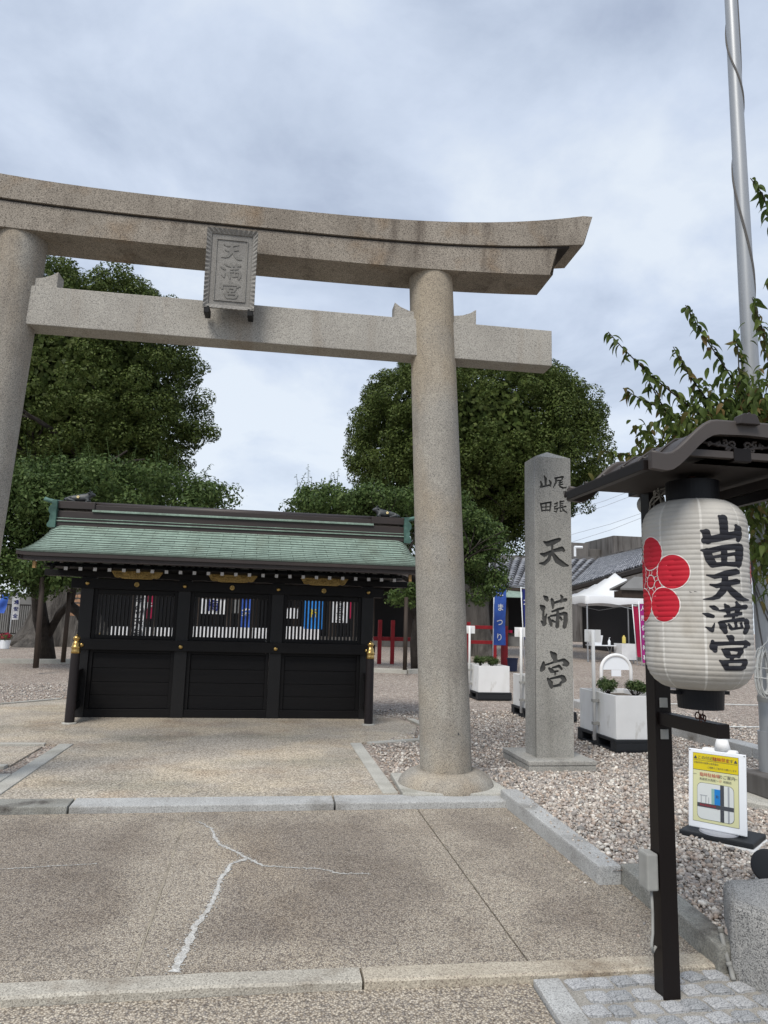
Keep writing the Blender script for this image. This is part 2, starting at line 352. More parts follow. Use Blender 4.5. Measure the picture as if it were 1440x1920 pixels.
M_wire = mk('utility_wire', (.25, .26, .28), None, rough=.7)
M_bucket = mk('navy_plastic', (.016, .022, .055), None, rough=.5)
M_ema = mk('pale_wood', (.46, .27, .16), (.36, .2, .12), 8, .7)

edge_dirt(M_agg)
# ------------------------------------------------------------------ brush lettering
# strokes are (x, y, half width) chains; union outlined with marching squares
LET = {
 'yama': [[(482,88,14),(525,125,47),(528,200,45),(528,300,44)],[(270,232,12),(325,262,42),(335,320,46),(345,345,42)],[(300,345,32),(450,332,38),(560,320,38),(700,305,32)],[(668,212,14),(690,255,38),(695,330,36),(690,375,22)]],
 'ta': [[(262,455,10),(330,472,28),(500,446,28),(690,445,30)],[(325,480,40),(352,560,46),(385,618,40)],[(700,462,40),(688,560,44),(680,650,28)],[(390,632,26),(520,628,20),(640,640,26)],[(400,540,14),(520,533,17),(650,522,17)],[(520,460,34),(516,540,32),(515,620,30)]],
 'ten': [[(310,742,6),(400,765,22),(520,740,33),(640,722,30),(668,728,20)],[(345,852,8),(420,872,22),(520,850,28),(640,832,28),(668,836,20)],[(515,770,31),(512,850,36),(490,920,36),(430,985,30),(370,1010,18),(262,1019,4)],[(540,880,24),(590,945,34),(660,1005,38),(705,1030,24),(778,1041,5)]],
 'mitsu': [[(335,1100,9),(375,1115,24),(410,1132,18)],[(252,1180,7),(305,1198,24),(362,1215,18)],[(275,1336,5),(330,1365,22),(348,1380,16)],[(378,1290,4),(352,1362,18)],
   [(430,1150,7),(520,1148,18),(640,1125,20),(735,1116,24)],[(498,1082,10),(525,1120,29),(540,1200,18)],[(632,1062,12),(648,1110,31),(625,1200,20)],[(490,1214,10),(560,1205,17),(680,1188,16)],[(590,1200,14),(592,1262,14)],
   [(430,1288,14),(470,1330,40),(492,1390,24)],[(440,1280,12),(560,1264,14),(700,1255,22)],[(738,1275,28),(745,1340,28),(715,1395,24)],[(535,1310,14),(556,1350,17)],[(560,1360,13),(690,1345,10)],[(612,1270,16),(614,1345,15)],[(676,1300,14),(680,1340,14)]],
 'miya': [[(508,1438,10),(552,1462,34),(560,1500,24)],[(345,1500,18),(352,1560,42),(368,1600,26)],[(370,1528,22),(560,1518,18),(720,1512,24)],[(718,1515,30),(760,1532,15)],[(715,1550,17),(682,1572,7)],
   [(448,1590,10),(500,1640,36)],[(480,1594,17),(560,1588,15),(660,1590,24)],[(660,1600,26),(625,1660,22)],[(500,1668,18),(620,1660,16)],[(556,1670,20),(540,1720,18)],[(418,1720,10),(470,1750,36),(490,1800,27)],[(450,1730,16),(560,1722,15),(700,1712,21)],[(705,1720,24),(680,1780,28)],[(490,1803,24),(660,1798,24)]],
 's_ten': [[(125,160,8),(170,183,24),(240,160,25),(302,135,18)],[(222,190,12),(220,250,10)],[(90,300,10),(130,312,19),(220,268,13),(330,242,22),(355,262,14)],[(205,290,13),(180,368,18),(130,413,18),(75,410,7)],[(222,290,14),(280,378,27),(350,424,23),(405,438,8)]],
 's_mitsu': [[(122,790,8),(150,815,22),(165,838,14)],[(85,900,9),(112,928,26),(120,960,12),(115,1060,9)],[(92,1080,6),(125,1108,26)],[(155,1000,6),(132,1090,18)],[(215,830,13),(228,870,19),(230,930,10)],[(245,870,11),(320,845,13),(376,835,17)],[(320,782,8),(335,805,13),(325,860,10)],[(220,970,9),(290,945,13),(350,930,11)],[(285,945,12),(284,1050,17),(280,1140,20)],[(180,1040,11),(200,1090,17),(210,1130,13)],[(200,1022,8),(270,1010,11),(360,992,16)],[(375,1000,20),(378,1080,22),(365,1145,20)],[(224,1075,11),(246,1090,9)],[(315,1040,11),(330,1065,11)]],
 's_miya': [[(205,1440,11),(240,1480,30),(256,1525,20),(240,1555,10)],[(120,1562,12),(112,1628,26),(100,1650,18)],[(140,1592,9),(230,1562,10),(350,1530,13)],[(360,1537,18),(390,1578,26),(350,1590,10)],[(185,1630,11),(215,1660,20)],[(225,1622,9),(300,1602,13),(330,1638,11)],[(225,1672,11),(285,1662,9)],[(256,1690,9),(256,1705,8)],[(170,1750,11),(200,1800,23),(215,1850,15)],[(200,1750,9),(330,1722,15)],[(345,1737,23),(365,1770,20),(320,1800,13)],[(230,1840,11),(315,1822,15)]],
 'h_yama': [[(388,463,5),(405,500,13),(404,580,9)],[(345,530,6),(357,562,11),(350,588,8)],[(345,595,9),(410,582,8),(460,570,8)],[(450,515,6),(465,545,11),(462,590,5)]],
 'h_o': [[(515,490,7),(570,480,8),(612,472,8)],[(612,476,9),(600,512,7)],[(545,520,5),(600,513,6)],[(530,492,11),(530,540,9),(495,605,4)],[(560,547,4),(605,536,6)],[(555,573,4),(610,561,6)],[(577,530,7),(576,590,8),(610,607,8),(652,603,5)]],
 'h_ta': [[(345,793,8),(355,840,9),(360,886,7)],[(350,800,8),(410,786,7),(465,780,9)],[(466,786,9),(462,840,8),(456,886,7)],[(360,880,6),(455,873,6)],[(360,840,5),(460,832,5)],[(410,790,7),(408,880,6)]],
 'h_hari': [[(510,800,6),(545,786,6)],[(545,786,7),(540,820,5)],[(510,832,5),(545,823,5)],[(515,832,6),(511,860,5)],[(511,862,5),(548,851,6)],[(548,853,7),(536,894,5),(502,888,3)],[(580,768,8),(579,842,6)],[(582,772,5),(622,765,6)],[(580,795,4),(615,790,4)],[(580,818,4),(612,813,4)],[(560,847,6),(610,836,6),(647,828,6)],[(582,850,6),(580,890,5),(606,884,3)],[(600,846,4),(622,878,8),(657,901,6)]],
}
def contours(strokes, h):
    P = np.array([p for s in strokes for p in s], float)
    x0, y0 = P[:, 0].min() - 60, P[:, 1].min() - 60; x1, y1 = P[:, 0].max() + 60, P[:, 1].max() + 60
    gx = np.arange(x0, x1, h); gy = np.arange(y0, y1, h); X, Y = np.meshgrid(gx, gy)
    F = np.full(X.shape, 1e9)
    for s in strokes:
        for (ax, ay, ar), (bx, by, br) in zip(s[:-1], s[1:]):
            vx, vy = bx - ax, by - ay; L = vx * vx + vy * vy + 1e-9
            t = np.clip(((X - ax) * vx + (Y - ay) * vy) / L, 0, 1)
            F = np.minimum(F, np.hypot(X - ax - vx * t, Y - ay - vy * t) - (ar + (br - ar) * t))
    F[np.abs(F) < 1e-6] = 1e-6
    segs = {}
    ins = F < 0
    def ip(j, i, k, l):
        a, b = F[j, i], F[k, l]; t = a / (a - b)
        return ((i + (l - i) * t) * h + x0, (j + (k - j) * t) * h + y0)
    tab = {1: [(3, 0)], 2: [(0, 1)], 3: [(3, 1)], 4: [(1, 2)], 5: [(3, 2), (1, 0)], 6: [(0, 2)], 7: [(3, 2)], 8: [(2, 3)], 9: [(2, 0)], 10: [(0, 3), (2, 1)], 11: [(2, 1)], 12: [(1, 3)], 13: [(1, 0)], 14: [(0, 3)]}
    code = ins[:-1, :-1] * 1 + ins[:-1, 1:] * 2 + ins[1:, 1:] * 4 + ins[1:, :-1] * 8
    nxt = {}; pos = {}
    for j, i in zip(*np.nonzero((code > 0) & (code < 15))):
        ed = {0: ('h', j, i), 1: ('v', j, i + 1), 2: ('h', j + 1, i), 3: ('v', j, i)}
        cr = {0: (j, i, j, i + 1), 1: (j, i + 1, j + 1, i + 1), 2: (j + 1, i, j + 1, i + 1), 3: (j, i, j + 1, i)}
        for a, b in tab[int(code[j, i])]:
            nxt[ed[a]] = ed[b]
            for q in (a, b): pos[ed[q]] = ip(*cr[q])
    loops = []; seen = set()
    for k in list(nxt):
        if k in seen: continue
        lp = []; q = k
        while q in nxt and q not in seen: seen.add(q); lp.append(pos[q]); q = nxt[q]
        if len(lp) > 5: loops.append(lp[::1])
    return loops
def fill_mesh(loops, name, extrude=0.0):
    cu = bpy.data.curves.new(name, 'CURVE'); cu.dimensions = '2D'; cu.fill_mode = 'BOTH'; cu.extrude = extrude
    for lp in loops:
        sp = cu.splines.new('POLY'); sp.points.add(len(lp) - 1)
        for p, (a, b) in zip(sp.points, lp): p.co = (a, b, 0, 1)
        sp.use_cyclic_u = True
    o = bpy.data.objects.new(name, cu); C.objects.link(o)
    dg = bpy.context.evaluated_depsgraph_get(); me = bpy.data.meshes.new_from_object(o.evaluated_get(dg))
    bpy.data.objects.remove(o); bpy.data.curves.remove(cu); return me
_fc = {}
def text_mesh(body, size, align='CENTER', extrude=0.0, offset=0.0):
    cu = bpy.data.curves.new('lettering', 'FONT'); cu.body = body; cu.size = size; cu.align_x = align; cu.align_y = 'CENTER'; cu.extrude = extrude; cu.offset = offset; cu.resolution_u = 3
    o = bpy.data.objects.new('lettering', cu); C.objects.link(o)
    dg = bpy.context.evaluated_depsgraph_get(); me = bpy.data.meshes.new_from_object(o.evaluated_get(dg))
    bpy.data.objects.remove(o); bpy.data.curves.remove(cu); return me
def xform(me, fn):
    n = len(me.vertices); a = np.empty(n * 3); me.vertices.foreach_get('co', a); a = a.reshape(-1, 3)
    b = np.array([tuple(fn(*p)) for p in a]); me.vertices.foreach_set('co', b.ravel()); me.update(); return me
def tess(me, cuts):      # cuts: (axis, value)
    bm = bmesh.new(); bm.from_mesh(me)
    for ax, val in cuts:
        no = [0, 0, 0]; no[ax] = 1; co = [0, 0, 0]; co[ax] = val
        bmesh.ops.bisect_plane(bm, geom=bm.verts[:] + bm.edges[:] + bm.faces[:], plane_co=co, plane_no=no)
    bm.to_mesh(me); bm.free(); return me

# ------------------------------------------------------------------ foliage
def leaf_mesh(name, blobs, n, size, seed, asp=.55, up=.25, fill=(.72, 1.06), droop=0.0):
    rg = np.random.default_rng(seed)
    Cn = np.array([b[0] for b in blobs], float); Rd = np.array([b[1] for b in blobs], float)
    w = Rd.prod(1) ** .667; idx = rg.choice(len(blobs), n, p=w / w.sum())
    d = rg.normal(size=(n, 3)); d /= np.linalg.norm(d, axis=1)[:, None]
    p = Cn[idx] + d * Rd[idx] * rg.uniform(fill[0], fill[1], (n, 1))
    nn = d * 1.0 + rg.normal(size=(n, 3)) * .5 + np.array([0, 0, up]); nn /= np.linalg.norm(nn, axis=1)[:, None]
    t = rg.normal(size=(n, 3)) + np.array([0, 0, -droop]); t -= nn * (t * nn).sum(1)[:, None]; t /= np.linalg.norm(t, axis=1)[:, None]
    b = np.cross(nn, t); s = (size * rg.uniform(.65, 1.35, (n, 1)))
    V = np.stack([p - t * s * .5, p + b * s * asp * .5 + nn * s * .08, p + t * s * .5, p - b * s * asp * .5 + nn * s * .08], 1).reshape(-1, 3)
    me = bpy.data.meshes.new(name); me.vertices.add(4 * n); me.vertices.foreach_set('co', V.ravel())
    me.loops.add(4 * n); me.loops.foreach_set('vertex_index', np.arange(4 * n, dtype=np.int32))
    me.polygons.add(n); me.polygons.foreach_set('loop_start', np.arange(0, 4 * n, 4, dtype=np.int32)); me.polygons.foreach_set('loop_total', np.full(n, 4, dtype=np.int32))
    me.update(); me.validate(); return me
def ell_blobs(c, r, n, br, seed, inner=.25, zlo=-1, sq=2.0, wob=.12):
    rg = np.random.default_rng(seed); out = []
    k = rg.normal(size=(4, 3))
    while len(out) < n:
        d = rg.normal(size=3); d /= np.linalg.norm(d)
        if d[2] < zlo: continue
        d2 = np.sign(d) * np.abs(d) ** (2 / sq); d2 /= (np.abs(d2) ** sq).sum() ** (1 / sq)
        f = 1 + wob * math.sin(3 * d @ k[0] + 1) * math.cos(4 * d @ k[1]) + wob * .6 * math.sin(7 * d @ k[2])
        q = f * (rg.uniform(.35, .8) if rg.random() < inner else rg.uniform(.86, 1.0))
        rr = br * rg.uniform(.7, 1.35)
        out.append((np.array(c) + d2 * (np.array(r) - rr * .6) * q, (rr, rr, rr * .8)))
    return out

# ================================================================== ground
def rampz(y): return -.04 - .0692 * (5.27 - y)
def gz(x, y):      # height of the gravel court
    if y >= 5.25: return 0.0
    return min(0, max(rampz(max(y, 3.0)) + .085, -.085))
g = MB(); xs = [-400, -60, -20, -8, -4, 2.06] + [2.15 + .25 * i for i in range(24)] + [10, 14, 20, 30, 60, 400]
ys = [-25, 1.0] + [3.0 + .2 * i for i in range(15)] + [6.2, 7, 8, 9, 10, 12, 15, 20, 30, 60, 200, 1500]
ys[14] = 5.385
for y in ys:
    for x in xs: g.v.append((x, y, gz(x, y) - .012 if x > -5 else -.012))
for j in range(len(ys) - 1):
    for i in range(len(xs) - 1):
        if ys[j + 1] <= 5.41 and xs[i + 1] <= 2.07 or ys[j] < 2.9 and xs[i + 1] < 2.7: continue
        q = j * len(xs) + i; g.f.append((q, q + 1, q + 1 + len(xs), q + len(xs)))
for k in range(8):
    ya, yb2 = 3.9 + .1856 * k, 3.9 + .1856 * (k + 1); g.add([(1.95 - .0 * k, ya, gz(2, ya) - .012), (2.06, ya, gz(2, ya) - .012), (2.06, yb2, gz(2, yb2) - .012), (1.95 - .013 * k, yb2, gz(2, yb2) - .012)], [(0, 1, 2, 3)])
g.build('gravel_ground', M_gravelbed, kind='structure')
# street side under the paving so that no hole shows
MB().add([(-60, -30, -.34), (60, -30, -.34), (60, 5.4, -.30), (-60, 5.4, -.30)], [(0, 1, 2, 3)]).build('sub_base', M_joint, kind='structure')

# court paving in front of the screen
court = [(-7.5, 7.55), (-1.86, 7.55), (-1.86, 5.385), (1.03, 5.385), (1.05, 7.66), (1.66, 7.92), (1.90, 8.86), (1.80, 9.52), (1.0, 10.7), (-2.0, 11.9), (-2.9, 11.42), (-7.5, 7.9)]
court[-1:] = [(-3.5, 10.72), (-5.6, 9.1), (-7.5, 8.6)]
MB().prism(court, -.05, .004).build('court_paving', M_aggcourt, kind='structure')
cp = bpy.data.objects['court_paving']
def strip(pts, w, name='border_stone', par=None, z0=-.05, z1=.014, mat=None, gap=.006):
    """flush border stones laid along a line, one stone per leg"""
    for a, b in zip(pts[:-1], pts[1:]):
        a = Vector((*a, 0)); b = Vector((*b, 0)); d = (b - a).normalized(); n = Vector((d.y, -d.x, 0)); a2 = a + d * gap; b2 = b - d * gap
        P = [a2, b2, b2 + n * w, a2 + n * w]
        MB().hexa([(p.x, p.y, z0) for p in P] + [(p.x, p.y, z1) for p in P]).build(name, mat or M_kerb, par, bevel=.006)
M_border = mk('border_concrete', (.45, .44, .395), (.36, .35, .315), 3, .9, grain=(150, .5), stain=((.6, .6, .56), 1.6, .55, .72))
strip([(1.04, 7.60), (1.035, 6.5), (1.03, 5.42)], .115, par=cp, mat=M_border)
strip([(1.90, 9.5), (1.965, 8.87), (1.70, 7.90), (1.10, 7.66)], -.10, par=cp, mat=M_border)
strip([(-1.90, 7.54), (-1.89, 6.5), (-1.87, 5.42)], -.13, par=cp, mat=M_border)
strip([(-7.2, 7.56), (-4.5, 7.545), (-2.03, 7.53)], -.07, par=cp, mat=M_border)
strip([(-7.2, 6.50), (-4.5, 6.48), (-2.03, 6.46)], -.09, par=cp, mat=M_border)
strip([(-7.5, 8.66), (-5.6, 9.16), (-3.52, 10.78), (-2.92, 11.5)], -.06, par=cp, mat=M_border)
MB().prism([(-7.5, 6.58), (-2.022, 6.55), (-2.032, 7.455), (-7.5, 7.485)], -.05, .002).build('side_paving', M_aggcourt, kind='structure')

# kerb in front of the gate: three stones seen
kb = bpy.data.objects.new('step_kerb', None); C.objects.link(kb); kb['kind'] = 'structure'
for (x0, x1, sk, mt) in ((-4.6, -2.9, .0, M_kerb), (-2.89, -1.225, .035, M_kerbd), (-1.212, .535, -.004, M_kerb), (.547, 1.785, .0, M_kerb)):
    y0 = 5.19
    MB().hexa([(x0, y0 + sk, -.3), (x1, y0, -.3), (x1, 5.375, -.3), (x0, 5.375 + sk, -.3), (x0, y0 + sk, .000), (x1, y0, .000), (x1, 5.375, .010), (x0, 5.375 + sk, .012)]).build('kerb_stone', mt, kb, bevel=.008)

# sloping slabs between the two kerbs
ramp = bpy.data.objects.new('entrance_ramp', None); C.objects.link(ramp); ramp['kind'] = 'structure'
def slab(poly):
    MB().add([(x, y, rampz(y)) for x, y in poly] + [(x, y, rampz(y) - .08) for x, y in poly],
             [tuple(range(len(poly)))] + [(i, i + len(poly), (i + 1) % len(poly) + len(poly), (i + 1) % len(poly)) for i in range(len(poly))]).build('paving_slab', M_agg, ramp)
slab([(-4.6, 3.222), (-2.02, 3.226), (-2.02, 5.187), (-4.6, 5.187)])
slab([(-2.01, 3.226), (-.459, 3.224), (-.461, 5.187), (-2.01, 5.187)])
slab([(-.450, 3.224), (1.192, 3.200), (1.12, 5.187), (-.452, 5.187)])
slab([(1.201, 3.200), (2.02, 3.192), (2.005, 3.905), (1.868, 3.905), (1.777, 5.187), (1.129, 5.187)])
# pale filler in the left joint
jf = MB()
for i in range(20):
    y0 = 3.23 + i * .1; w = .0085 + .003 * math.sin(i * 1.7)
    jf.add([(-.4545 - w / 2, y0, rampz(y0) + .002), (-.4545 + w / 2, y0, rampz(y0) + .002), (-.4555 + w / 2, y0 + .1, rampz(y0 + .1) + .002), (-.4555 - w / 2, y0 + .1, rampz(y0 + .1) + .002)], [(0, 1, 2, 3)])
jf.build('joint_filler', mk('pale_joint', (.36, .32, .25), (.24, .21, .17), 9, .95), ramp)
# mortar-filled crack
rg = random.Random(3)
def crack(pts, ws, par):
    m = MB(); P = []
    for (a, b, wa, wb) in zip(pts[:-1], pts[1:], ws[:-1], ws[1:]):
        n = max(2, int((Vector(b) - Vector(a)).length / .018))
        for i in range(n):
            t = i / n; q = Vector(a).lerp(Vector(b), t); P.append((q + Vector((rg.gauss(0, .0025), rg.gauss(0, .0025))), (wa + (wb - wa) * t) * rg.uniform(.46, .76)))
    P.append((Vector(pts[-1]), ws[-1]))
    for i, (q, w) in enumerate(P):
        d = (P[min(i + 1, len(P) - 1)][0] - P[max(0, i - 1)][0]).normalized(); n = Vector((-d.y, d.x))
        for s in (-1, 1):
            r = q + n * s * w * rg.uniform(.3, .75); m.v.append((r.x, r.y, rampz(r.y) + .0025))
    for i in range(len(P) - 1): m.f.append((2 * i, 2 * i + 1, 2 * i + 3, 2 * i + 2))
    # crumbs of mortar along the edge
    for q, w in P:
        for _ in range(5):
            r = q + Vector((rg.gauss(0, w * .8), rg.gauss(0, w * .8))); s = rg.uniform(.002, .0055); b = len(m.v)
            m.v += [(r.x + s * math.cos(k * 1.256 + w), r.y + s * math.sin(k * 1.256 + w), rampz(r.y) + .003) for k in range(5)]; m.f.append(tuple(range(b, b + 5)))
    return fixn(m.build('crack_filling', M_patch, par))
crack([(-.36, 4.99), (-.27, 4.87), (-.235, 4.70), (-.20, 4.60), (-.09, 4.47), (-.03, 4.385)], [.012, .02, .03, .03, .022, .03], ramp)
crack([(-.03, 4.385), (-.12, 4.31), (-.168, 4.12), (-.178, 3.95), (-.192, 3.82), (-.245, 3.62), (-.27, 3.42), (-.30, 3.245)], [.035, .03, .04, .035, .035, .04, .045, .05], ramp)
crack([(-.03, 4.385), (.06, 4.275), (.22, 4.24), (.37, 4.212), (.48, 4.145), (.63, 4.13)], [.03, .018, .008, .012, .014, .006], ramp)
crack([(-1.55, 4.30), (-1.2, 4.33), (-.85, 4.36)], [.004, .007, .004], ramp)

# near kerb of warm granite
nk = bpy.data.objects.new('street_kerb', None); C.objects.link(nk); nk['kind'] = 'structure'
def yb(x): return 3.225 - .0245 * max(0, min(x, 1.3))
for (x0, x1, mt) in ((-4.6, -2.3, M_kerbw), (-2.29, -.99, M_kerbw), (-.982, .459, M_kerbg), (.469, 1.772, M_kerbw), (1.780, 2.055, M_kerbw)):
    m = MB(); n = 14
    for i in range(n + 1):
        x = x0 + (x1 - x0) * i / n; j = rg.gauss(0, .0022) if 0 < i < n else 0
        y1 = yb(x) - .004; y0 = yb(x) - .112 + j; z = rampz(y1) + .004 + rg.gauss(0, .0008)
        m.v += [(x, y1, z - .2), (x, y1, z), (x, y0 + .010, z - .002), (x, y0, z - .010 + rg.gauss(0, .001)), (x, y0 + .003, z - .2)]
    for i in range(n):
        for k in range(4): m.f.append((5 * i + k, 5 * i + k + 1, 5 * i + k + 6, 5 * i + k + 5))
    m.f += [(0, 1, 2, 3, 4), tuple(5 * n + k for k in (4, 3, 2, 1, 0))]
    fixn(m.build('kerb_stone', mt, nk))
# street paving, granite strip and small cobbles
MB().add([(-4.6, 3.13, rampz(3.12) - .026), (1.165, 3.105, rampz(3.09) - .026), (1.165, .5, rampz(.5) - .02), (-4.6, .5, rampz(.5) - .02)], [(0, 3, 2, 1)]).build('street_paving', mk('street_aggregate', (1, 1, 1), (.84, .83, .82), 1.5, .85, vor=(115, AGG, (.42, .39, .37)), bump=('vor', .005)), kind='structure')
cob = bpy.data.objects.new('cobble_paving', None); C.objects.link(cob); cob['kind'] = 'structure'
def cz(y): return rampz(y) - .004
for a, b in ((3.075, 2.45), (2.44, 1.7)):
    MB().hexa([(1.172, a, -.4), (1.172 , b, -.4), (1.285, b, -.4), (1.285, a, -.4), (1.172, a, cz(a)), (1.172, b, cz(b)), (1.285, b, cz(b)), (1.285, a, cz(a))]).build('edge_stone', M_kerb, cob, bevel=.005)
MB().add([(1.287, 3.09, cz(3.09) - .008), (2.6, 3.09, cz(3.09) - .008), (2.6, 1.6, cz(1.6) - .008), (1.287, 1.6, cz(1.6) - .008)], [(0, 3, 2, 1)]).build('mortar_bed', M_mortar, cob)
cmesh = []
for k in range(6):
    rr = random.Random(40 + k); m = MB(); n = 5
    for j in range(n + 1):
        for i in range(n + 1):
            u, v = i / n * 2 - 1, j / n * 2 - 1; ed = max(abs(u), abs(v))
            hh = .004 - (.006 if ed > .99 else .0010 if ed > .5 else 0) + rr.gauss(0, .0007)
            jx, jy = (rr.gauss(0, .0018), rr.gauss(0, .0018))
            sq = 1 - .045 * abs(u * v)
            if ed > .99: jx, jy = jx * 1.6, jy * 1.6
            m.v.append((u * .0480 * sq + jx, v * .0450 * sq + jy, hh - (.002 if ed > .99 else 0)))
    for j in range(n):
        for i in range(n): q = j * (n + 1) + i; m.f.append((q, q + 1, q + n + 2, q + n + 1))
    m.prism([(p[0], p[1]) for p in [m.v[q] for q in [0, 1, 2, 3, 4, 5, 11, 17, 23, 29, 35, 34, 33, 32, 31, 30, 24, 18, 12, 6]]], -.04, -.0045); cmesh.append(m.mesh('cobble', False)); cmesh[-1].materials.append([M_cobble, mk('cobble_granite_dark', (.34, .35, .36), (.28, .288, .295), 9, .85, speck=((.15, .155, .16), 260, .2), grain=(140, .4), bump=(160, .0025)) if 'cobble_granite_dark' not in MATS else MATS['cobble_granite_dark']][k % 3 == 2])
cn = 0
for r in range(11):
    yy = 3.040 - r * .0955; xo = 1.345 + (r % 2) * .05
    for c in range(9):
        x = xo + c * .104 + rg.gauss(0, .004); y = yy + rg.gauss(0, .004) + .012 * (x - 1.3)
        if x < 1.33 or x > 2.2 or (abs(x - 1.69) < .062 and abs(y - 2.93) < .05): continue
        if x > 2.02 and y > 3.0 - (x - 2.03) * 1.6: continue
        o = bpy.data.objects.new('cobble', cmesh[cn % 6]); C.objects.link(o); o.parent = cob; cn += 1
        o.location = (x, y, cz(y) - .002); o.rotation_euler = (R(-3.9), rg.gauss(0, .02), rg.gauss(0, .07) + (0, math.pi / 2)[cn % 2] * 0); s = rg.uniform(.93, 1.07); o.scale = (s, rg.uniform(.95, 1.06), 1)

# kerb on the right: raised stones beside the ramp
rk = bpy.data.objects.new('side_kerb', None); C.objects.link(rk); rk['kind'] = 'structure'
def kst(A, B, wid, h, mt):
    (ax, ay), (bx, by) = A, B
    P = [(ax, ay), (bx, by), (bx + wid, by), (ax + wid, ay)]
    MB().hexa([(x, y, rampz(y) - .2) for x, y in P] + [(x, y, rampz(y) + h) for x, y in P]).build('kerb_stone', mt, rk, bevel=.012)
for o in (kst((1.868, 3.905), (1.772, 5.30), .136, .098, M_kerb), kst((2.006, 3.05), (2.0045, 3.935), .12, .098, M_kerbd)): pass
for o in rk.children: fixn(o)

# rough granite block at the foot of the wall on the right
t = thing('granite_block', 'big rough grey granite block with rounded top edge at the right end of the kerb', 'stone block', (2.3, 3.1, -.2))
m = MB(); A = [(2.045, 3.02), (2.17, 2.70), (2.75, 2.75), (2.75, 3.30), (2.19, 3.28)]
m.prism(A, -.32, .10); o = m.build('block', M_block, t); fixn(o); bev(o, .04, 4)
bm = bmesh.new(); bm.from_mesh(o.data); bmesh.ops.subdivide_edges(bm, edges=bm.edges, cuts=5, use_grid_fill=True)
for v in bm.verts: v.co += Vector((rg.gauss(0, .0012), rg.gauss(0, .0012), rg.gauss(0, .0012)))
bm.to_mesh(o.data); bm.free(); smooth_by_angle(o, 40)
t = thing('conduit_pipe', 'thin bent grey conduit pipe running down between the kerb and the granite block', 'pipe', (2.04, 3.06, -.2))
MB().tube([at(1350, 1738, 3.10), at(1353, 1752, 3.085), at(1362, 1790, 3.055), at(1369, 1812, 3.04)], .0105, 10).tube([at(1369, 1810, 3.04), at(1374, 1832, 3.0), at(1376, 1838, 2.99)], .0105, 10).build('pipe', M_pvc, t, smooth=True)
MB().tube([at(1366, 1803, 3.045), at(1369, 1812, 3.038)], .014, 10).build('coupling', M_pvc, t, smooth=True)
MB().tube([at(1351, 1742, 3.095), at(1353, 1750, 3.086)], .0135, 10).build('coupling', mk('pipe_collar', (.16, .155, .14), None, rough=.7), t, smooth=True)

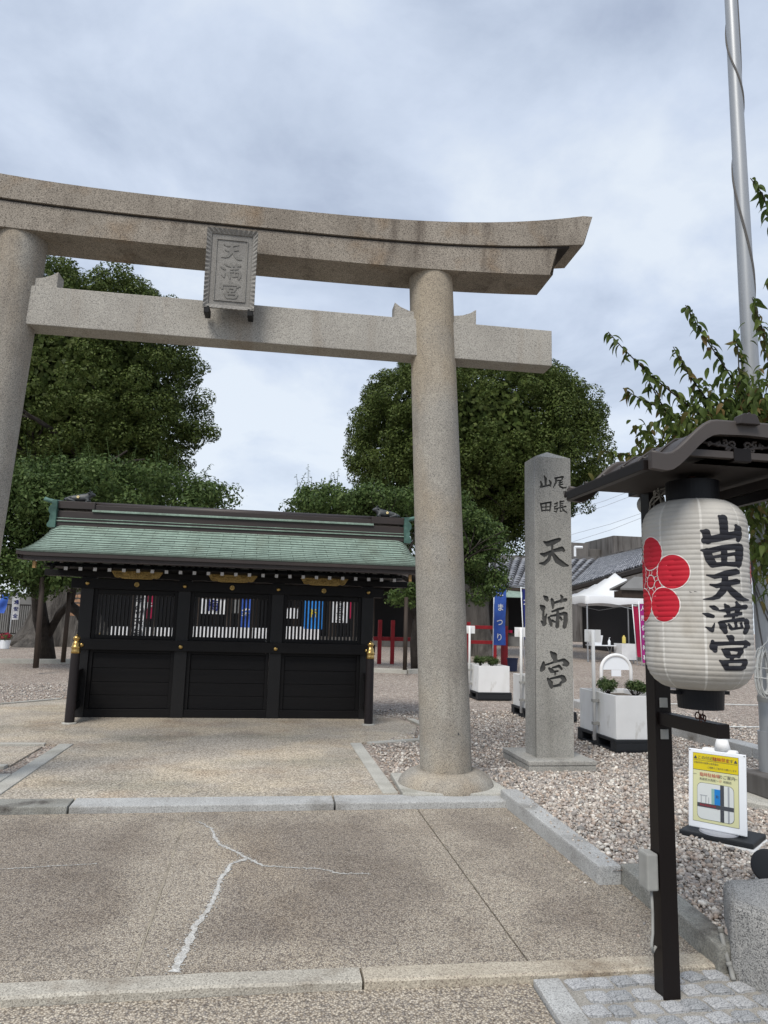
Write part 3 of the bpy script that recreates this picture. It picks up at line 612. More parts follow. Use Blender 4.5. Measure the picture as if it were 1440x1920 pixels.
# ------------------------------------------------------------------ loose pebbles near the camera
def pebbles():
    rg = np.random.default_rng(11); phi = (1 + 5 ** .5) / 2
    iv = np.array([(-1, phi, 0), (1, phi, 0), (-1, -phi, 0), (1, -phi, 0), (0, -1, phi), (0, 1, phi), (0, -1, -phi), (0, 1, -phi), (phi, 0, -1), (phi, 0, 1), (-phi, 0, -1), (-phi, 0, 1)], float); iv /= np.linalg.norm(iv[0])
    fc = np.array([(0, 11, 5), (0, 5, 1), (0, 1, 7), (0, 7, 10), (0, 10, 11), (1, 5, 9), (5, 11, 4), (11, 10, 2), (10, 7, 6), (7, 1, 8), (3, 9, 4), (3, 4, 2), (3, 2, 6), (3, 6, 8), (3, 8, 9), (4, 9, 5), (2, 4, 11), (6, 2, 10), (8, 6, 7), (9, 8, 1)])
    pts = []
    def region(n, fx, test):
        k = 0
        while k < n:
            x, y = fx(); 
            if test(x, y): pts.append((x, y)); k += 1
    def okr(x, y):
        lim = 2.0 + (5.3 - y) * .0715 - .115 if 3.9 < y < 5.35 else (2.11 if y <= 3.9 else 1.13)
        if y >= 5.35 and x < 1.13: return False
        if x < lim: return False
        if y < 3.42 and x < 2.3: return x > 2.11 and y > 3.05
        if y < 3.36 and x < 2.8: return False
        if 5.3 < y < 6.16 and math.hypot(x - 1.45, y - 5.73) < .44: return False
        if 5.3 < y < 5.6 and x < 1.86: return False
        if 2.32 < x < 3.0 and 6.2 < y < 6.95: return False
        if 7.6 < y < 9.55 and x < 1.2 + (y - 7.6) * .62: return x > 2.0
        return x < 1.05 + y * .62
    region(30000, lambda: (rg.uniform(1.1, 4.6), 3.05 + 3.3 * rg.random() ** 1.1), okr)
    region(32000, lambda: (rg.uniform(1.1, 6.5), rg.uniform(6.2, 10.5)), okr)
    region(8000, lambda: (rg.uniform(-6.5, -2.2), rg.uniform(9.0, 14)), lambda x, y: y > (10.9 + (x + 3.5) * .85 if x < -2.9 else 11.6 + (x + 2.9) * -.2) + .05)
    region(1600, lambda: (rg.uniform(-3.2, -2.05), rg.uniform(5.45, 6.4)), lambda x, y: math.hypot(x + 2.27, y - 5.73) > .45)
    for _ in range(70):      # a few strays on the slabs beside the kerb
        y = rg.uniform(3.3, 5.15); x0 = 1.77 + (5.2 - y) * .073 if y > 3.9 else 2.0; pts.append((x0 - abs(rg.normal(0, .10)) - .01, y))
    for _ in range(60): y = rg.uniform(3.95, 5.2); pts.append((1.80 + (5.25 - y) * .0715 + rg.uniform(0, .12), y))
    P = np.array(pts); n = len(P); ns_ = 130
    s = rg.gamma(5, .0018, n).clip(.004, .024)
    sc = np.stack([s * rg.uniform(.85, 1.35, n), s * rg.uniform(.75, 1.1, n), s * rg.uniform(.5, .85, n)], 1)
    a, b, c = rg.uniform(0, 6.28, n), rg.normal(0, .5, n), rg.normal(0, .5, n)
    V = iv[None] * (1 + rg.normal(0, .10, (n, 12, 1))) * sc[:, None]
    ca, sa = np.cos(b)[:, None], np.sin(b)[:, None]; V = np.stack([V[..., 0] * ca + V[..., 2] * sa, V[..., 1], -V[..., 0] * sa + V[..., 2] * ca], -1)
    ca, sa = np.cos(c)[:, None], np.sin(c)[:, None]; V = np.stack([V[..., 0], V[..., 1] * ca - V[..., 2] * sa, V[..., 1] * sa + V[..., 2] * ca], -1)
    ca, sa = np.cos(a)[:, None], np.sin(a)[:, None]; V = np.stack([V[..., 0] * ca - V[..., 1] * sa, V[..., 0] * sa + V[..., 1] * ca, V[..., 2]], -1)
    z = np.array([gz(x, y) for x, y in P]) - .006 + s * rg.uniform(-.2, .75, n)
    s[-ns_:] *= .6; z[-130:-60] = [rampz(q) + .003 for q in P[-130:-60, 1]]; z[-60:] = [rampz(q) + .101 for q in P[-60:, 1]]; V[-ns_:] *= .6
    V += np.stack([P[:, 0], P[:, 1], z], 1)[:, None]
    me = bpy.data.meshes.new('pebbles'); me.vertices.add(12 * n); me.vertices.foreach_set('co', V.ravel())
    F = (fc[None] + 12 * np.arange(n)[:, None, None]).reshape(-1, 3).astype(np.int32)
    me.loops.add(F.size); me.loops.foreach_set('vertex_index', F.ravel()); k = len(F)
    me.polygons.add(k); me.polygons.foreach_set('loop_start', np.arange(0, 3 * k, 3, dtype=np.int32)); me.polygons.foreach_set('loop_total', np.full(k, 3, dtype=np.int32))
    me.polygons.foreach_set('use_smooth', np.ones(k, bool)); me.update()
    pal = np.array([(.34, .30, .275), (.25, .23, .222), (.40, .37, .345), (.29, .235, .205), (.18, .172, .17), (.37, .335, .31), (.47, .445, .42), (.28, .245, .228), (.31, .255, .22), (.23, .205, .195)])
    col = pal[rg.integers(0, len(pal), n)] * rg.uniform(1.0, 1.6, (n, 1)) * np.array([1.0, 1.0, .955])
    at_ = me.color_attributes.new('tint', 'FLOAT_COLOR', 'POINT'); cc = np.ones((n, 12, 4), np.float32); cc[..., :3] = col[:, None]; at_.data.foreach_set('color', cc.ravel())
    link('gravel_pebbles', me, M_pebble, kind='stuff')
pebbles()

# ================================================================== stone gate
XC = -.41
t = thing('torii', 'tall weathered grey stone torii gate with curved lintel and a carved name tablet', 'torii gate', (XC, 5.72, 0))
TY = 5.72
def yaw(p):      # the gate stands turned a little, right side nearer
    x, y, z = p; a = R(-1.0); u, v = x - XC, y - TY
    return (XC + u * math.cos(a) - v * math.sin(a), TY + u * math.sin(a) + v * math.cos(a), z)
def tb(m, name, mat, par=t, **k):
    m.v = [yaw(p) for p in m.v]; return m.build(name, mat, par, **k)
for s in (-1, 1):
    m = MB(); n = 24; prof = [(.12, .2085, 1.868), (.5, .2075, 1.852), (1.5, .2045, 1.804), (2.5, .2005, 1.758), (3.4, .1965, 1.715), (4.2, .1925, 1.678), (4.32, .190, 1.672)]
    m.tube([(XC + s * x, TY, z) for z, r, x in prof], [r * .975 for z, r, x in prof], 40)
    smooth_by_angle(tb(m, 'pillar', M_torii, smooth=True), 50)
    m = MB(); px = XC + s * 1.868
    m.lathe([(.375, -.05), (.375, .02), (.37, .035), (.35, .07), (.31, .102), (.265, .122), (.232, .13), (.224, .126), (.0, .124)], 40, (px, TY, 0))
    o = tb(m, 'base_mound', M_torii, smooth=True)
    poly = [(px - .40, TY - .345), (px - .30, TY - .36), (px + .36, TY - .36), (px + .43, TY - .345), (px + .40, TY + .38), (px - .38, TY + .38)]
    tb(MB().prism(poly, -.05, .024), 'base_slab', M_border, bevel=.008)
def beam(us, top, bot, y0, y1, cut=None):      # curved beam as a strip of sections
    m = MB()
    for i, u in enumerate(us):
        ut, ub = (u, u)
        if cut and abs(u) == max(abs(q) for q in us): ut, ub = (math.copysign(cut[0], u), math.copysign(cut[1], u))
        m.v += [(XC + ub, y0, bot(u)), (XC + ub, y1, bot(u)), (XC + ut, y1, top(u)), (XC + ut, y0, top(u))]
    for i in range(len(us) - 1):
        for k in range(4): m.f.append((4 * i + k, 4 * i + (k + 1) % 4, 4 * i + 4 + (k + 1) % 4, 4 * i + 4 + k))
    n = len(us) - 1; m.f += [(3, 2, 1, 0), (4 * n, 4 * n + 1, 4 * n + 2, 4 * n + 3)]; return m
us = [3.0 * math.sin(k / 20 * math.pi / 2) for k in range(-20, 21)]
ktop = lambda u: 4.594 + .258 * (abs(u) / 3.07) ** 3.2
kbot = lambda u: 4.398 + .135 * (abs(u) / 2.9) ** 3.2
o = tb(beam(us, ktop, lambda u: kbot(u) + .016, TY - .214, TY + .218, (3.075, 2.985)), 'top_lintel', M_lintel, smooth=True); fixn(o); smooth_by_angle(o, 30); 
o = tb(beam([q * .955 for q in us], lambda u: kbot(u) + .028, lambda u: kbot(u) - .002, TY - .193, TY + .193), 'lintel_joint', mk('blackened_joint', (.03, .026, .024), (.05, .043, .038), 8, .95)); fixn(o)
us2 = [2.72 * math.sin(k / 20 * math.pi / 2) for k in range(-20, 21)]
o = tb(beam(us2, kbot, lambda u: 4.192 + .066 * (abs(u) / 2.7) ** 3, TY - .195, TY + .195, (2.755, 2.685)), 'lower_lintel', M_lintel, smooth=True); fixn(o); smooth_by_angle(o, 30)
for x0, x1 in ((-2.72, -1.70), (-1.70, 1.70), (1.70, 2.735)):
    o = tb(MB().box(XC + x0 + (.004 if x0 > -2 else 0), TY - .10, 3.472, XC + x1 - (.004 if x1 < 2 else 0), TY + .10, 3.792), 'tie_beam', mk('tie_beam_granite', (.39, .37, .33), (.33, .31, .275), 3, .9, speck=((.18, .17, .16), 230, .13), grain=(120, .35), stain=((.75, .66, .58), 1.5, .56, .72, (2.5, 1, .3), .6), bump=(120, .002)) if 'tie_beam_granite' not in MATS else MATS['tie_beam_granite'], bevel=.006)
for s in (-1, 1):
    for d in (-1, 1):       # wedges on the tie beam either side of each pillar
        x0 = s * 1.71 + d * .155; x1 = s * 1.71 + d * .355
        pr = [(x0, 3.797), (x1, 3.797), (x1, 3.935), (x1 - d * .05, 3.90), (x1 - d * .12, 3.873), (x0, 3.862)]
        m = MB().prism(pr, TY - .075, TY + .075, lambda a, b, c: (XC + a, c, b)); fixn(tb(m, 'wedge', MATS['tie_beam_granite'], bevel=.003))
for z, dx_ in ((1.86, .03), (1.755, .03), (.42, .06)):      # old plugged holes in the right pillar
    q = (z - .12) / 4.2; xx = XC + 1.868 - .196 * q + dx_; yy = TY - math.sqrt((.2085 * .975 * (1 - .09 * q)) ** 2 - dx_ ** 2)
    tb(MB().tube([(xx, yy + .01, z), (xx, yy - .0015, z)], .011, 10), 'plugged_hole', M_carve)
# name tablet, leaning forward a little
pl = Matrix.Translation((XC, 5.515, 3.665)) @ Matrix.Rotation(R(4), 4, 'X') @ Matrix.Scale(.965, 4)
def pt(m, name, mat, par, **k):
    m.v = [yaw(pl @ Vector(p)) for p in m.v]; return m.build(name, mat, par, **k)
tablet = pt(MB().box(-.165, -.045, .03, .165, .02, .64), 'name_tablet', M_plaque, t)
# flared frame with ribbed edge
for side in range(4):
    m = MB(); w, h = .205, .675
    ins = [(-.166, .036), (.166, .036), (.166, h - .038), (-.166, h - .038)]; outp = [(-w, 0), (w, 0), (w, h), (-w, h)]
    a, b = side, (side + 1) % 4; n = 36 if side % 2 else 20
    for i in range(n + 1):
        u = i / n; q = .011 * (1 if i % 2 else -1) * (0 if i in (0, n) else 1)
        for (A, y, f) in ((ins, -.053, 0), (outp, -.076 - q * .45, 0), (outp, -.052, 0), (ins, -.008, 0)):
            p = Vector(A[a]).lerp(Vector(A[b]), u); m.v.append((p.x, y, p.y))
    for i in range(n):
        for k in range(3): m.f.append((4 * i + k, 4 * i + k + 1, 4 * i + k + 5, 4 * i + k + 4))
        m.f.append((4 * i + 3, 4 * i, 4 * i + 4, 4 * i + 7))
    fixn(pt(m, 'ribbed_frame', M_plaque, tablet))
for x0, x1, z0, z1 in ((-.128, .128, .072, .078), (-.128, .128, .59, .596), (-.128, -.122, .078, .59), (.122, .128, .078, .59)):
    pt(MB().box(x0, -.053, z0, x1, -.044, z1), 'inner_border', M_plaque, tablet)
M_relief = mk('plaque_relief', (.22, .212, .196), (.18, .173, .159), 12, .9, grain=(150, .4))
for key, zc_, hgt in (('ten', .50, .145), ('mitsu', .335, .15), ('miya', .17, .15)):
    lp = contours(LET[key], 9); Pn = np.array([p for l in lp for p in l]); cx, cy = (Pn.max(0) + Pn.min(0)) / 2; sc = hgt / (Pn[:, 1].max() - Pn[:, 1].min()); scx = min(sc, .17 / (Pn[:, 0].max() - Pn[:, 0].min()))
    me = fill_mesh([[((a - cx) * scx, -(b - cy) * sc) for a, b in l] for l in lp], 'carved_character', .0028)
    xform(me, lambda a, b, c: yaw(pl @ Vector((a, -.047 + c, zc_ + b)))); link('carved_character', me, M_relief, tablet)
for s in (-1, 1):
    pt(MB().box(s * .175 - .022, -.075, -.045, s * .175 + .022, .075, .012), 'iron_bracket', mk('black_iron', (.008, .008, .008), None, rough=.6) if 'black_iron' not in MATS else MATS['black_iron'], t, bevel=.004)

# ================================================================== roofed black screen behind the gate
SX, SY = -.447, 9.55
scr = thing('shrine_screen', 'black lacquered lattice screen wall under a green copper roof, seen through the gate', 'screen wall', (SX, SY, 0))
PX = [-2.2246 + 1.185 * i for i in range(4)]
M_panelw = mk('black_board', (.0055, .0053, .006), (.0078, .0073, .0078), 2, .6, stretch=(.4, 1, 9), bump=(26, .002, (.25, 1, 9)), spec=.2)
for i, x in enumerate(PX):
    o = MB().box(x - .078, SY - .075, 0, x + .078, SY + .085, 1.72).build('post', M_blackv, scr, bevel=.008)
    MB().lathe([(.026, 0), (.026, .004), (.021, .012), (.011, .018), (0, .02)], 16).build('_', M_gold)
    for z in (.876, 1.640):
        so_ = bpy.data.objects['_']; me = so_.data
        c = bpy.data.objects.new('gold_stud', me); C.objects.link(c); c.parent = scr; c.rotation_euler = (R(90), 0, 0); c.location = Vector((x, SY - (.118 if z < 1 else .100), z)) - scr.location
    bpy.data.objects.remove(bpy.data.objects['_'])
MB().box(-2.33, SY - .115, .822, 1.44, SY + .10, .956).build('middle_rail', M_black, scr, bevel=.006)
MB().box(-2.42, SY - .098, 1.575, 1.53, SY + .09, 1.70).build('head_beam', M_black, scr, bevel=.006)
MB().box(-2.30, SY - .06, .0, 1.41, SY + .06, .105).build('ground_sill', M_black, scr, bevel=.006)
for b in range(3):
    xa, xb = PX[b] + .079, PX[b + 1] - .079; xm = (xa + xb) / 2
    MB().box(xa + .02, SY + .022, .106, xb - .02, SY + .03, .81).build('back_panel', M_panelw, scr)
    # lower boards
    zs = [.107, .27, .43, .60, .785]
    for z0, z1 in zip(zs[:-1], zs[1:]):
        MB().box(xa + .045, SY - .022 + random.uniform(-.003, .003), z0 + .002, xb - .045, SY + .02, z1 - .002).build('board', M_panelw, scr, bevel=.003)
    for x0, x1, z0, z1 in ((xa, xa + .043, .107, .82), (xb - .043, xb, .107, .82), (xa + .045, xb - .045, .787, .82)):
        MB().box(x0, SY - .045, z0, x1, SY + .03, z1).build('panel_frame', M_black, scr, bevel=.003)
    # window
    for x0, x1, z0, z1 in ((xa, xa + .046, .958, 1.573), (xb - .046, xb, .958, 1.573), (xa + .048, xb - .048, .958, 1.003), (xa + .048, xb - .048, 1.508, 1.573)):
        MB().box(x0, SY - .055, z0, x1, SY + .035, z1).build('window_frame', M_black, scr, bevel=.004)
    n = 20; x0 = xa + .048; stp = (xb - .048 - x0) / n; me = None
    for i in range(n):
        if me is None:
            me = MB().box(-.0135, -.018, 1.0035, .0135, .014, 1.5075).mesh('slat'); me.materials.append(M_blackv)
        o = bpy.data.objects.new('slat', me); C.objects.link(o); o.parent = scr; o.location = (x0 + (i + .5) * stp - SX, 0, 0)
    # gilded carving over the window and plum crest
    gp = [(-.30, .052), (.30, .052), (.315, .03), (.29, -.005), (.27, -.038), (.235, -.052), (.205, -.04), (.185, -.055), (.15, -.06), (-.15, -.06), (-.185, -.055), (-.205, -.04), (-.235, -.052), (-.27, -.038), (-.29, -.005), (-.315, .03)]
    m = MB().prism(gp, SY - .135, SY - .10, lambda a, b, c: (xm + a, c, 1.768 + b)); o = fixn(m.build('gilded_carving', M_goldd, scr, bevel=.006))
    m = MB(); rr = random.Random(b)
    for k in range(34):     # scrolling relief
        cx, cz_ = rr.uniform(-.25, .25), rr.uniform(-.042, .038); r0 = rr.uniform(.010, .02); a0 = rr.uniform(0, 6.28)
        m.tube([(xm + cx + r0 * (1 - j / 7) * math.cos(a0 + j * .9), SY - .139, 1.768 + cz_ + r0 * .8 * (1 - j / 7) * math.sin(a0 + j * .9)) for j in range(6)], .0042, 5)
    m.build('carved_scrolls', M_goldd, o, smooth=True, kind='stuff')
    cr = MB().lathe([(.032, 0), (.032, .006), (.028, .011), (0, .012)], 20)
    cr.v = [(xm + a, SY - .100 - c, 1.640 + b_) for a, b_, c in cr.v]; o = cr.build('plum_crest', M_gold, scr, smooth=False)
    m = MB()
    for k in range(5):
        a = math.pi / 2 + k * 2 * math.pi / 5; m.lathe([(.0095, 0), (.008, .005), (0, .007)], 10, (.0165 * math.cos(a), .0165 * math.sin(a), .012))
    m.lathe([(.006, 0), (.004, .005), (0, .006)], 8, (0, 0, .012)); m.v = [(xm + a, SY - .100 - c, 1.640 + b_) for a, b_, c in m.v]; m.build('petals', M_goldd, o, smooth=True)
# purlins, rafters with white ends, brackets
MB().box(-2.75, SY - .09, 1.722, 1.86, SY + .09, 1.80).build('wall_plate', M_black, scr, bevel=.005)
for yy in (-.52, .52):
    MB().box(-2.6, SY + yy - .03, 1.818, 1.70, SY + yy + .03, 1.85).build('eave_purlin', M_black, scr)
rme = MB().bar((0, -.66, 1.7815), (0, 0, 2.05), .034, .04).bar((0, .66, 1.7815), (0, 0, 2.05), .034, .04).mesh('rafter'); rme.materials.append(M_black)
cme = MB().box(-.0195, -.672, 1.760, .0195, -.654, 1.800).mesh('rafter_cap'); cme.materials.append(M_wcap)
for i in range(26):
    x = -2.5135 + i * .1636
    o = bpy.data.objects.new('rafter', rme); C.objects.link(o); o.parent = scr; o.location = (x - SX, 0, 0)
    if 1 <= i <= 25:
        c = bpy.data.objects.new('rafter_cap', cme); C.objects.link(c); c.parent = o
for x in PX[0] - .36, PX[0] + .16, PX[3] + .36, PX[3] - .16:
    pass
# leaning support posts with gilded caps
for x in (-2.172, 1.308):
    for yy in (8.955, 10.15):
        f = MB().tube([(x, yy, .012), (x, yy, .80)], [.0545, .050], 20).build('support_post', M_finial, scr, smooth=True); smooth_by_angle(f, 50)
        o = MB().lathe([(.052, .80), (.053, .825), (.050, .83), (.050, .855), (.053, .862), (.053, .878), (.046, .885), (.044, .91), (.036, .93), (.028, .938), (.030, .950), (.040, .962), (.043, .974), (.038, .988), (.024, 1.000), (.008, 1.008), (.004, 1.018), (0, 1.02)], 24, (x, yy, 0)).build('gilded_cap', M_gold, f, smooth=True)
        MB().lathe([(.085, 0), (.083, .012), (.06, .02), (0, .02)], 20, (x, yy, 0)).build('footing', M_border, f, smooth=False)
        xp = PX[0] if x < 0 else PX[3]
        for z in (.17, .55):
            MB().bar((x, yy, z), (xp, SY, z), .05, .085).build('tie_rail', M_black, scr)
        MB().bar((x, yy, .36), (xp, SY, .36), .02, .3).build('tie_board', M_black, scr)

# ---- roof: curved slopes laid with copper sheets
def roof_pt(u, v, front=True, lift=0):
    """u -1..1 along the ridge, v 0 ridge .. 1 eave"""
    half = 2.275 + .125 * v ** 1.5; x = -.447 + u * half
    w_ = max(0, 1 - v); y = .10 + .78 * v; z = 1.950 + .415 * w_ ** 1.28 - .4 * max(0, v - 1) + lift
    e_ = max(0, abs(u) - .93) / .07
    z -= .075 * e_ ** 2 * w_ ** .8; z += .012 * e_ ** 2 * v
    return (x, SY - y if front else SY + y, z)
M_lip_shade = mk('copper_lip_shade', (.09, .115, .097), (.06, .08, .066), 9, .7)  # shadow line below each roof course, put into the lip colour
roof = bpy.data.objects.new('roof', None); C.objects.link(roof); roof.parent = scr
NC = 13; NS = 16
for k in range(NC):
    v0, v1 = k / NC, (k + 1) / NC
    cuts = [-1] + [(-1 + 2 * (j + (.5 if k % 2 else 0)) / NS) for j in range(1 if k % 2 == 0 else 0, NS)] + [1]
    for ua, ub in zip(cuts[:-1], cuts[1:]):
        m = MB(); n = 5 if max(abs(ua), abs(ub)) > .88 else 1; g_ = .0009; jz = random.uniform(-.0012, .0012)
        for i in range(n + 1):
            u = ua + g_ + (ub - ua - 2 * g_) * i / n
            m.v += [roof_pt(u, v0, True, .000 + jz), roof_pt(u, v1 + .006, True, .0115 + jz), roof_pt(u, v1 + .006, True, -.002)]
        for i in range(n):
            for q in range(2): m.f.append((3 * i + q, 3 * i + q + 1, 3 * i + q + 4, 3 * i + q + 3))
        o = fixn(m.build('copper_sheet', M_copper, roof)); o.data.materials.append(M_lip_shade)
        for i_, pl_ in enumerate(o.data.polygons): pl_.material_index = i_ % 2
m = MB()
for i in range(41):
    u = -1 + i / 20
    for v in [j / 8 for j in range(9)]: m.v.append(roof_pt(u, v, False, .006))
for i in range(40):
    for j in range(8): m.f.append((9 * i + j, 9 * i + j + 1, 9 * i + j + 10, 9 * i + j + 9))
fixn(m.build('rear_slope', M_copper, roof, smooth=True))
# thick dark eave board below the sheets, following the curve
for fr in (True, False):
    for lay, (zt, zb, y1) in enumerate(((-.003, -.048, .0), (-.048, -.098, .03))):
        m = MB()
        for i in range(41):
            u = -1 + i / 20; p = roof_pt(u * (1 - .004 * lay), 1.0, fr, 0); sg = -1 if fr else 1
            yb_ = p[1] - sg * y1
            m.v += [(p[0], yb_, p[2] + zt), (p[0], yb_, p[2] + zb), (p[0], yb_ - sg * .12, p[2] + zb), (p[0], yb_ - sg * .12, p[2] + zt)]
        for i in range(40):
            for q in range(4): m.f.append((4 * i + q, 4 * i + (q + 1) % 4, 4 * i + 4 + (q + 1) % 4, 4 * i + 4 + q))
        m.f += [(0, 1, 2, 3), (163, 162, 161, 160)]; fixn(m.build('eave_board', M_bronze, roof))
for s in (-1, 1):       # gable boards and soffit ends
    m = MB()
    for fr in (True, False):
        for j in range(9):
            p = roof_pt(s, j / 8, fr, 0); m.v += [(p[0] - s * .002, p[1], p[2] - .003), (p[0] - s * .03, p[1], p[2] - .09), (p[0] - s * .06, p[1], p[2] - .09), (p[0] - s * .06, p[1], p[2] - .006)]
    for a in (0, 36):
        for j in range(8):
            for q in range(4): m.f.append((a + 4 * j + q, a + 4 * j + (q + 1) % 4, a + 4 * j + 4 + (q + 1) % 4, a + 4 * j + 4 + q))
    fixn(m.build('gable_board', M_bronze, roof))
    gx = -2.665 if s < 0 else 1.755
    MB().box(gx - .016, SY - .80, 1.765, gx + .016, SY - .755, 1.845).build('gilded_fitting', mk('tan_fitting', (.36, .22, .09), None, rough=.5) if 'tan_fitting' not in MATS else MATS['tan_fitting'], roof)
MB().box(-2.6, SY - .64, 1.803, 1.62, SY + .64, 1.815).build('soffit', M_black, roof)
# ---- ridge
ridge = bpy.data.objects.new('ridge', None); C.objects.link(ridge); ridge.parent = scr
RX0, RX1 = -2.66, 1.79
for name, y, z0, z1, mt, ex in (('base_course', .135, 2.335, 2.395, M_bronze, 0), ('lower_moulding', .150, 2.397, 2.412, M_copper, 0), ('lower_moulding', .136, 2.413, 2.436, M_bronze, 0), ('lower_moulding', .143, 2.437, 2.447, M_copper, 0), ('ridge_body', .115, 2.448, 2.535, M_bronze, 0), ('upper_moulding', .14, 2.536, 2.562, M_copper, -.42), ('ridge_cap', .105, 2.563, 2.628, M_bronze, -.42)):
    MB().box(RX0 - ex, SY - y, z0, RX1 + ex, SY + y, z1).build(name, mt, ridge, bevel=.004)
MB().tube([(RX0 + .4, SY, 2.632), (RX1 - .4, SY, 2.632)], .05, 12).build('ridge_roll', M_bronze, ridge, smooth=True)
for s in (-1, 1):
    e0 = RX0 if s < 0 else RX1
    cx = e0 - s * .22
    MB().box(cx - .225, SY - .125, 2.567, cx + .225, SY + .125, 2.662).build('cap_block', M_bronze, ridge, bevel=.005)
    MB().tube([(e0 - s * .02, SY, 2.655), (e0 + s * .09, SY, 2.662), (e0 + s * .16, SY, 2.680), (e0 + s * .20, SY, 2.697)], [.030, .030, .028, .026], 12).build('ridge_tip', M_copperb, ridge, smooth=True)
    # end ornament: stacked green scrolls
    prof = [(0, 2.66), (.075, 2.66), (.085, 2.635), (.07, 2.61), (.095, 2.595), (.12, 2.565), (.122, 2.52), (.10, 2.49), (.085, 2.478), (.10, 2.455), (.095, 2.41), (.105, 2.385), (.125, 2.36), (.128, 2.335), (.105, 2.315), (0, 2.315)]
    m = MB().prism(prof, SY - .17, SY + .17, lambda a, b, c: (e0 + s * (a - .005) * .8, c, b)); o = fixn(m.build('end_scroll', M_copperb, ridge, bevel=.004))
# reclining oxen on the ridge
def ox(cx, s):
    pts = [(-.13, 0, .045, .045), (-.06, 0, .055, .052), (.02, 0, .062, .055), (.075, 0, .078, .048), (.105, 0, .105, .036), (.13, 0, .128, .034), (.165, 0, .118, .022), (.185, 0, .108, .017)]
    ed = [(i, i + 1) for i in range(7)]
    def ch(root, ps):
        i0 = root
        for p in ps: pts.append(p); ed.append((i0, len(pts) - 1)); i0 = len(pts) - 1
    for sd in (-1, 1):
        ch(3, [(.09, sd * .04, .05, .022), (.12, sd * .05, .02, .016), (.075, sd * .052, .012, .012)])
        ch(0, [(-.12, sd * .05, .035, .03), (-.07, sd * .06, .02, .018), (-.03, sd * .062, .012, .011)])
        ch(5, [(.125, sd * .028, .150, .010), (.120, sd * .045, .168, .006), (.135, sd * .05, .182, .003)])
        ch(5, [(.112, sd * .045, .132, .010), (.105, sd * .062, .126, .005)])
    ch(0, [(-.165, 0, .05, .014), (-.185, .02, .02, .008)])
    me = bpy.data.meshes.new('ox'); me.from_pydata([p[:3] for p in pts], ed, []); o = bpy.data.objects.new('ox_tmp', me); C.objects.link(o)
    md = o.modifiers.new('s', 'SKIN'); sv = me.skin_vertices[0].data
    for i, p in enumerate(pts): sv[i].radius = (p[3], p[3])
    sv[2].use_root = True; md.use_smooth_shade = True
    o.modifiers.new('d', 'SUBSURF').levels = 1
    m2 = bpy.data.meshes.new_from_object(o.evaluated_get(bpy.context.evaluated_depsgraph_get())); bpy.data.objects.remove(o)
    xform(m2, lambda a, b, c: (cx + s * a * 1.05, SY + b, 2.664 + c * .93)); q = link('ox_statue', m2, M_ox, ridge); fixn(q)
    m = MB()
    for k in range(5):
        a = math.pi / 2 + k * 2 * math.pi / 5; m.lathe([(.0095, 0), (.008, .006), (0, .008)], 8, (.011 * math.cos(a), .011 * math.sin(a), 0))
    m.v = [(cx - s * .005 + a, SY - .058 - c, 2.73 + b) for a, b, c in m.v]; m.build('gold_crest', mk('pale_gold', (.75, .62, .32), None, rough=.45) if 'pale_gold' not in MATS else MATS['pale_gold'], q, smooth=True)
ox(-2.44, 1); ox(1.56, -1)

# ================================================================== engraved stone pillar
t = thing('stone_marker', 'tall square grey granite pillar engraved with large characters on a low plinth', 'stone pillar', (2.65, 6.55, 0))
MX0, MX1, MY0, MY1, MZ0, MZ1 = 2.468, 2.828, 6.365, 6.64, .085, 2.865
m = MB().box(MX0, MY0 + .016, MZ0, MX1, MY1, MZ1)
o = m.build('core', M_marker, t); 
# the front slab is pierced by the characters, so that they read as cut into the stone
loops = [[(MX0, MZ0), (MX1, MZ0), (MX1, MZ1), (MX0, MZ1)]]
def put(key, pxo, fac, Y=MY0):
    for l in contours([[(a, b, r * 1.28 + 1) for a, b, r in st] for st in LET[key]], 5):
        q = []
        for a, b in l:
            p = at(pxo[0] + a / fac, pxo[1] + b / fac, Y); q.append((p.x, p.z))
        loops.append(q)
for k in ('s_ten', 's_mitsu', 's_miya'): put(k, (1000, 990), 6.19)
for k in ('h_yama', 'h_o', 'h_ta', 'h_hari'): put(k, (960, 820), 6.4)
me = fill_mesh(loops, 'engraved_face', .008)
xform(me, lambda a, b, c: (a, MY0 + .008 - c, b)); link('engraved_face', me, M_marker, t)
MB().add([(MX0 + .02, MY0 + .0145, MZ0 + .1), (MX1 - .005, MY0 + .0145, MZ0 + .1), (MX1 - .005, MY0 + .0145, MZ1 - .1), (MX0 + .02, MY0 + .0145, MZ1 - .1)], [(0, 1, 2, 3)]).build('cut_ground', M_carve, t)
ax_, ay_ = (MX0 + MX1) / 2, (MY0 + MY1) / 2
MB().add([(MX0, MY0, MZ1 + .0005), (MX1, MY0, MZ1 + .0005), (MX1, MY1, MZ1 + .0005), (MX0, MY1, MZ1 + .0005), (ax_, ay_, MZ1 + .085)], [(0, 1, 4), (1, 2, 4), (2, 3, 4), (3, 0, 4), (3, 2, 1, 0)]).build('pointed_top', M_marker, t)
MB().box(2.335, 6.20, -.05, 2.965, 6.90, .045).build('plinth_base', M_marker, t, bevel=.01)
MB().box(2.33, 6.195, .0455, 2.97, 6.905, .085).build('plinth', M_marker, t, bevel=.008)

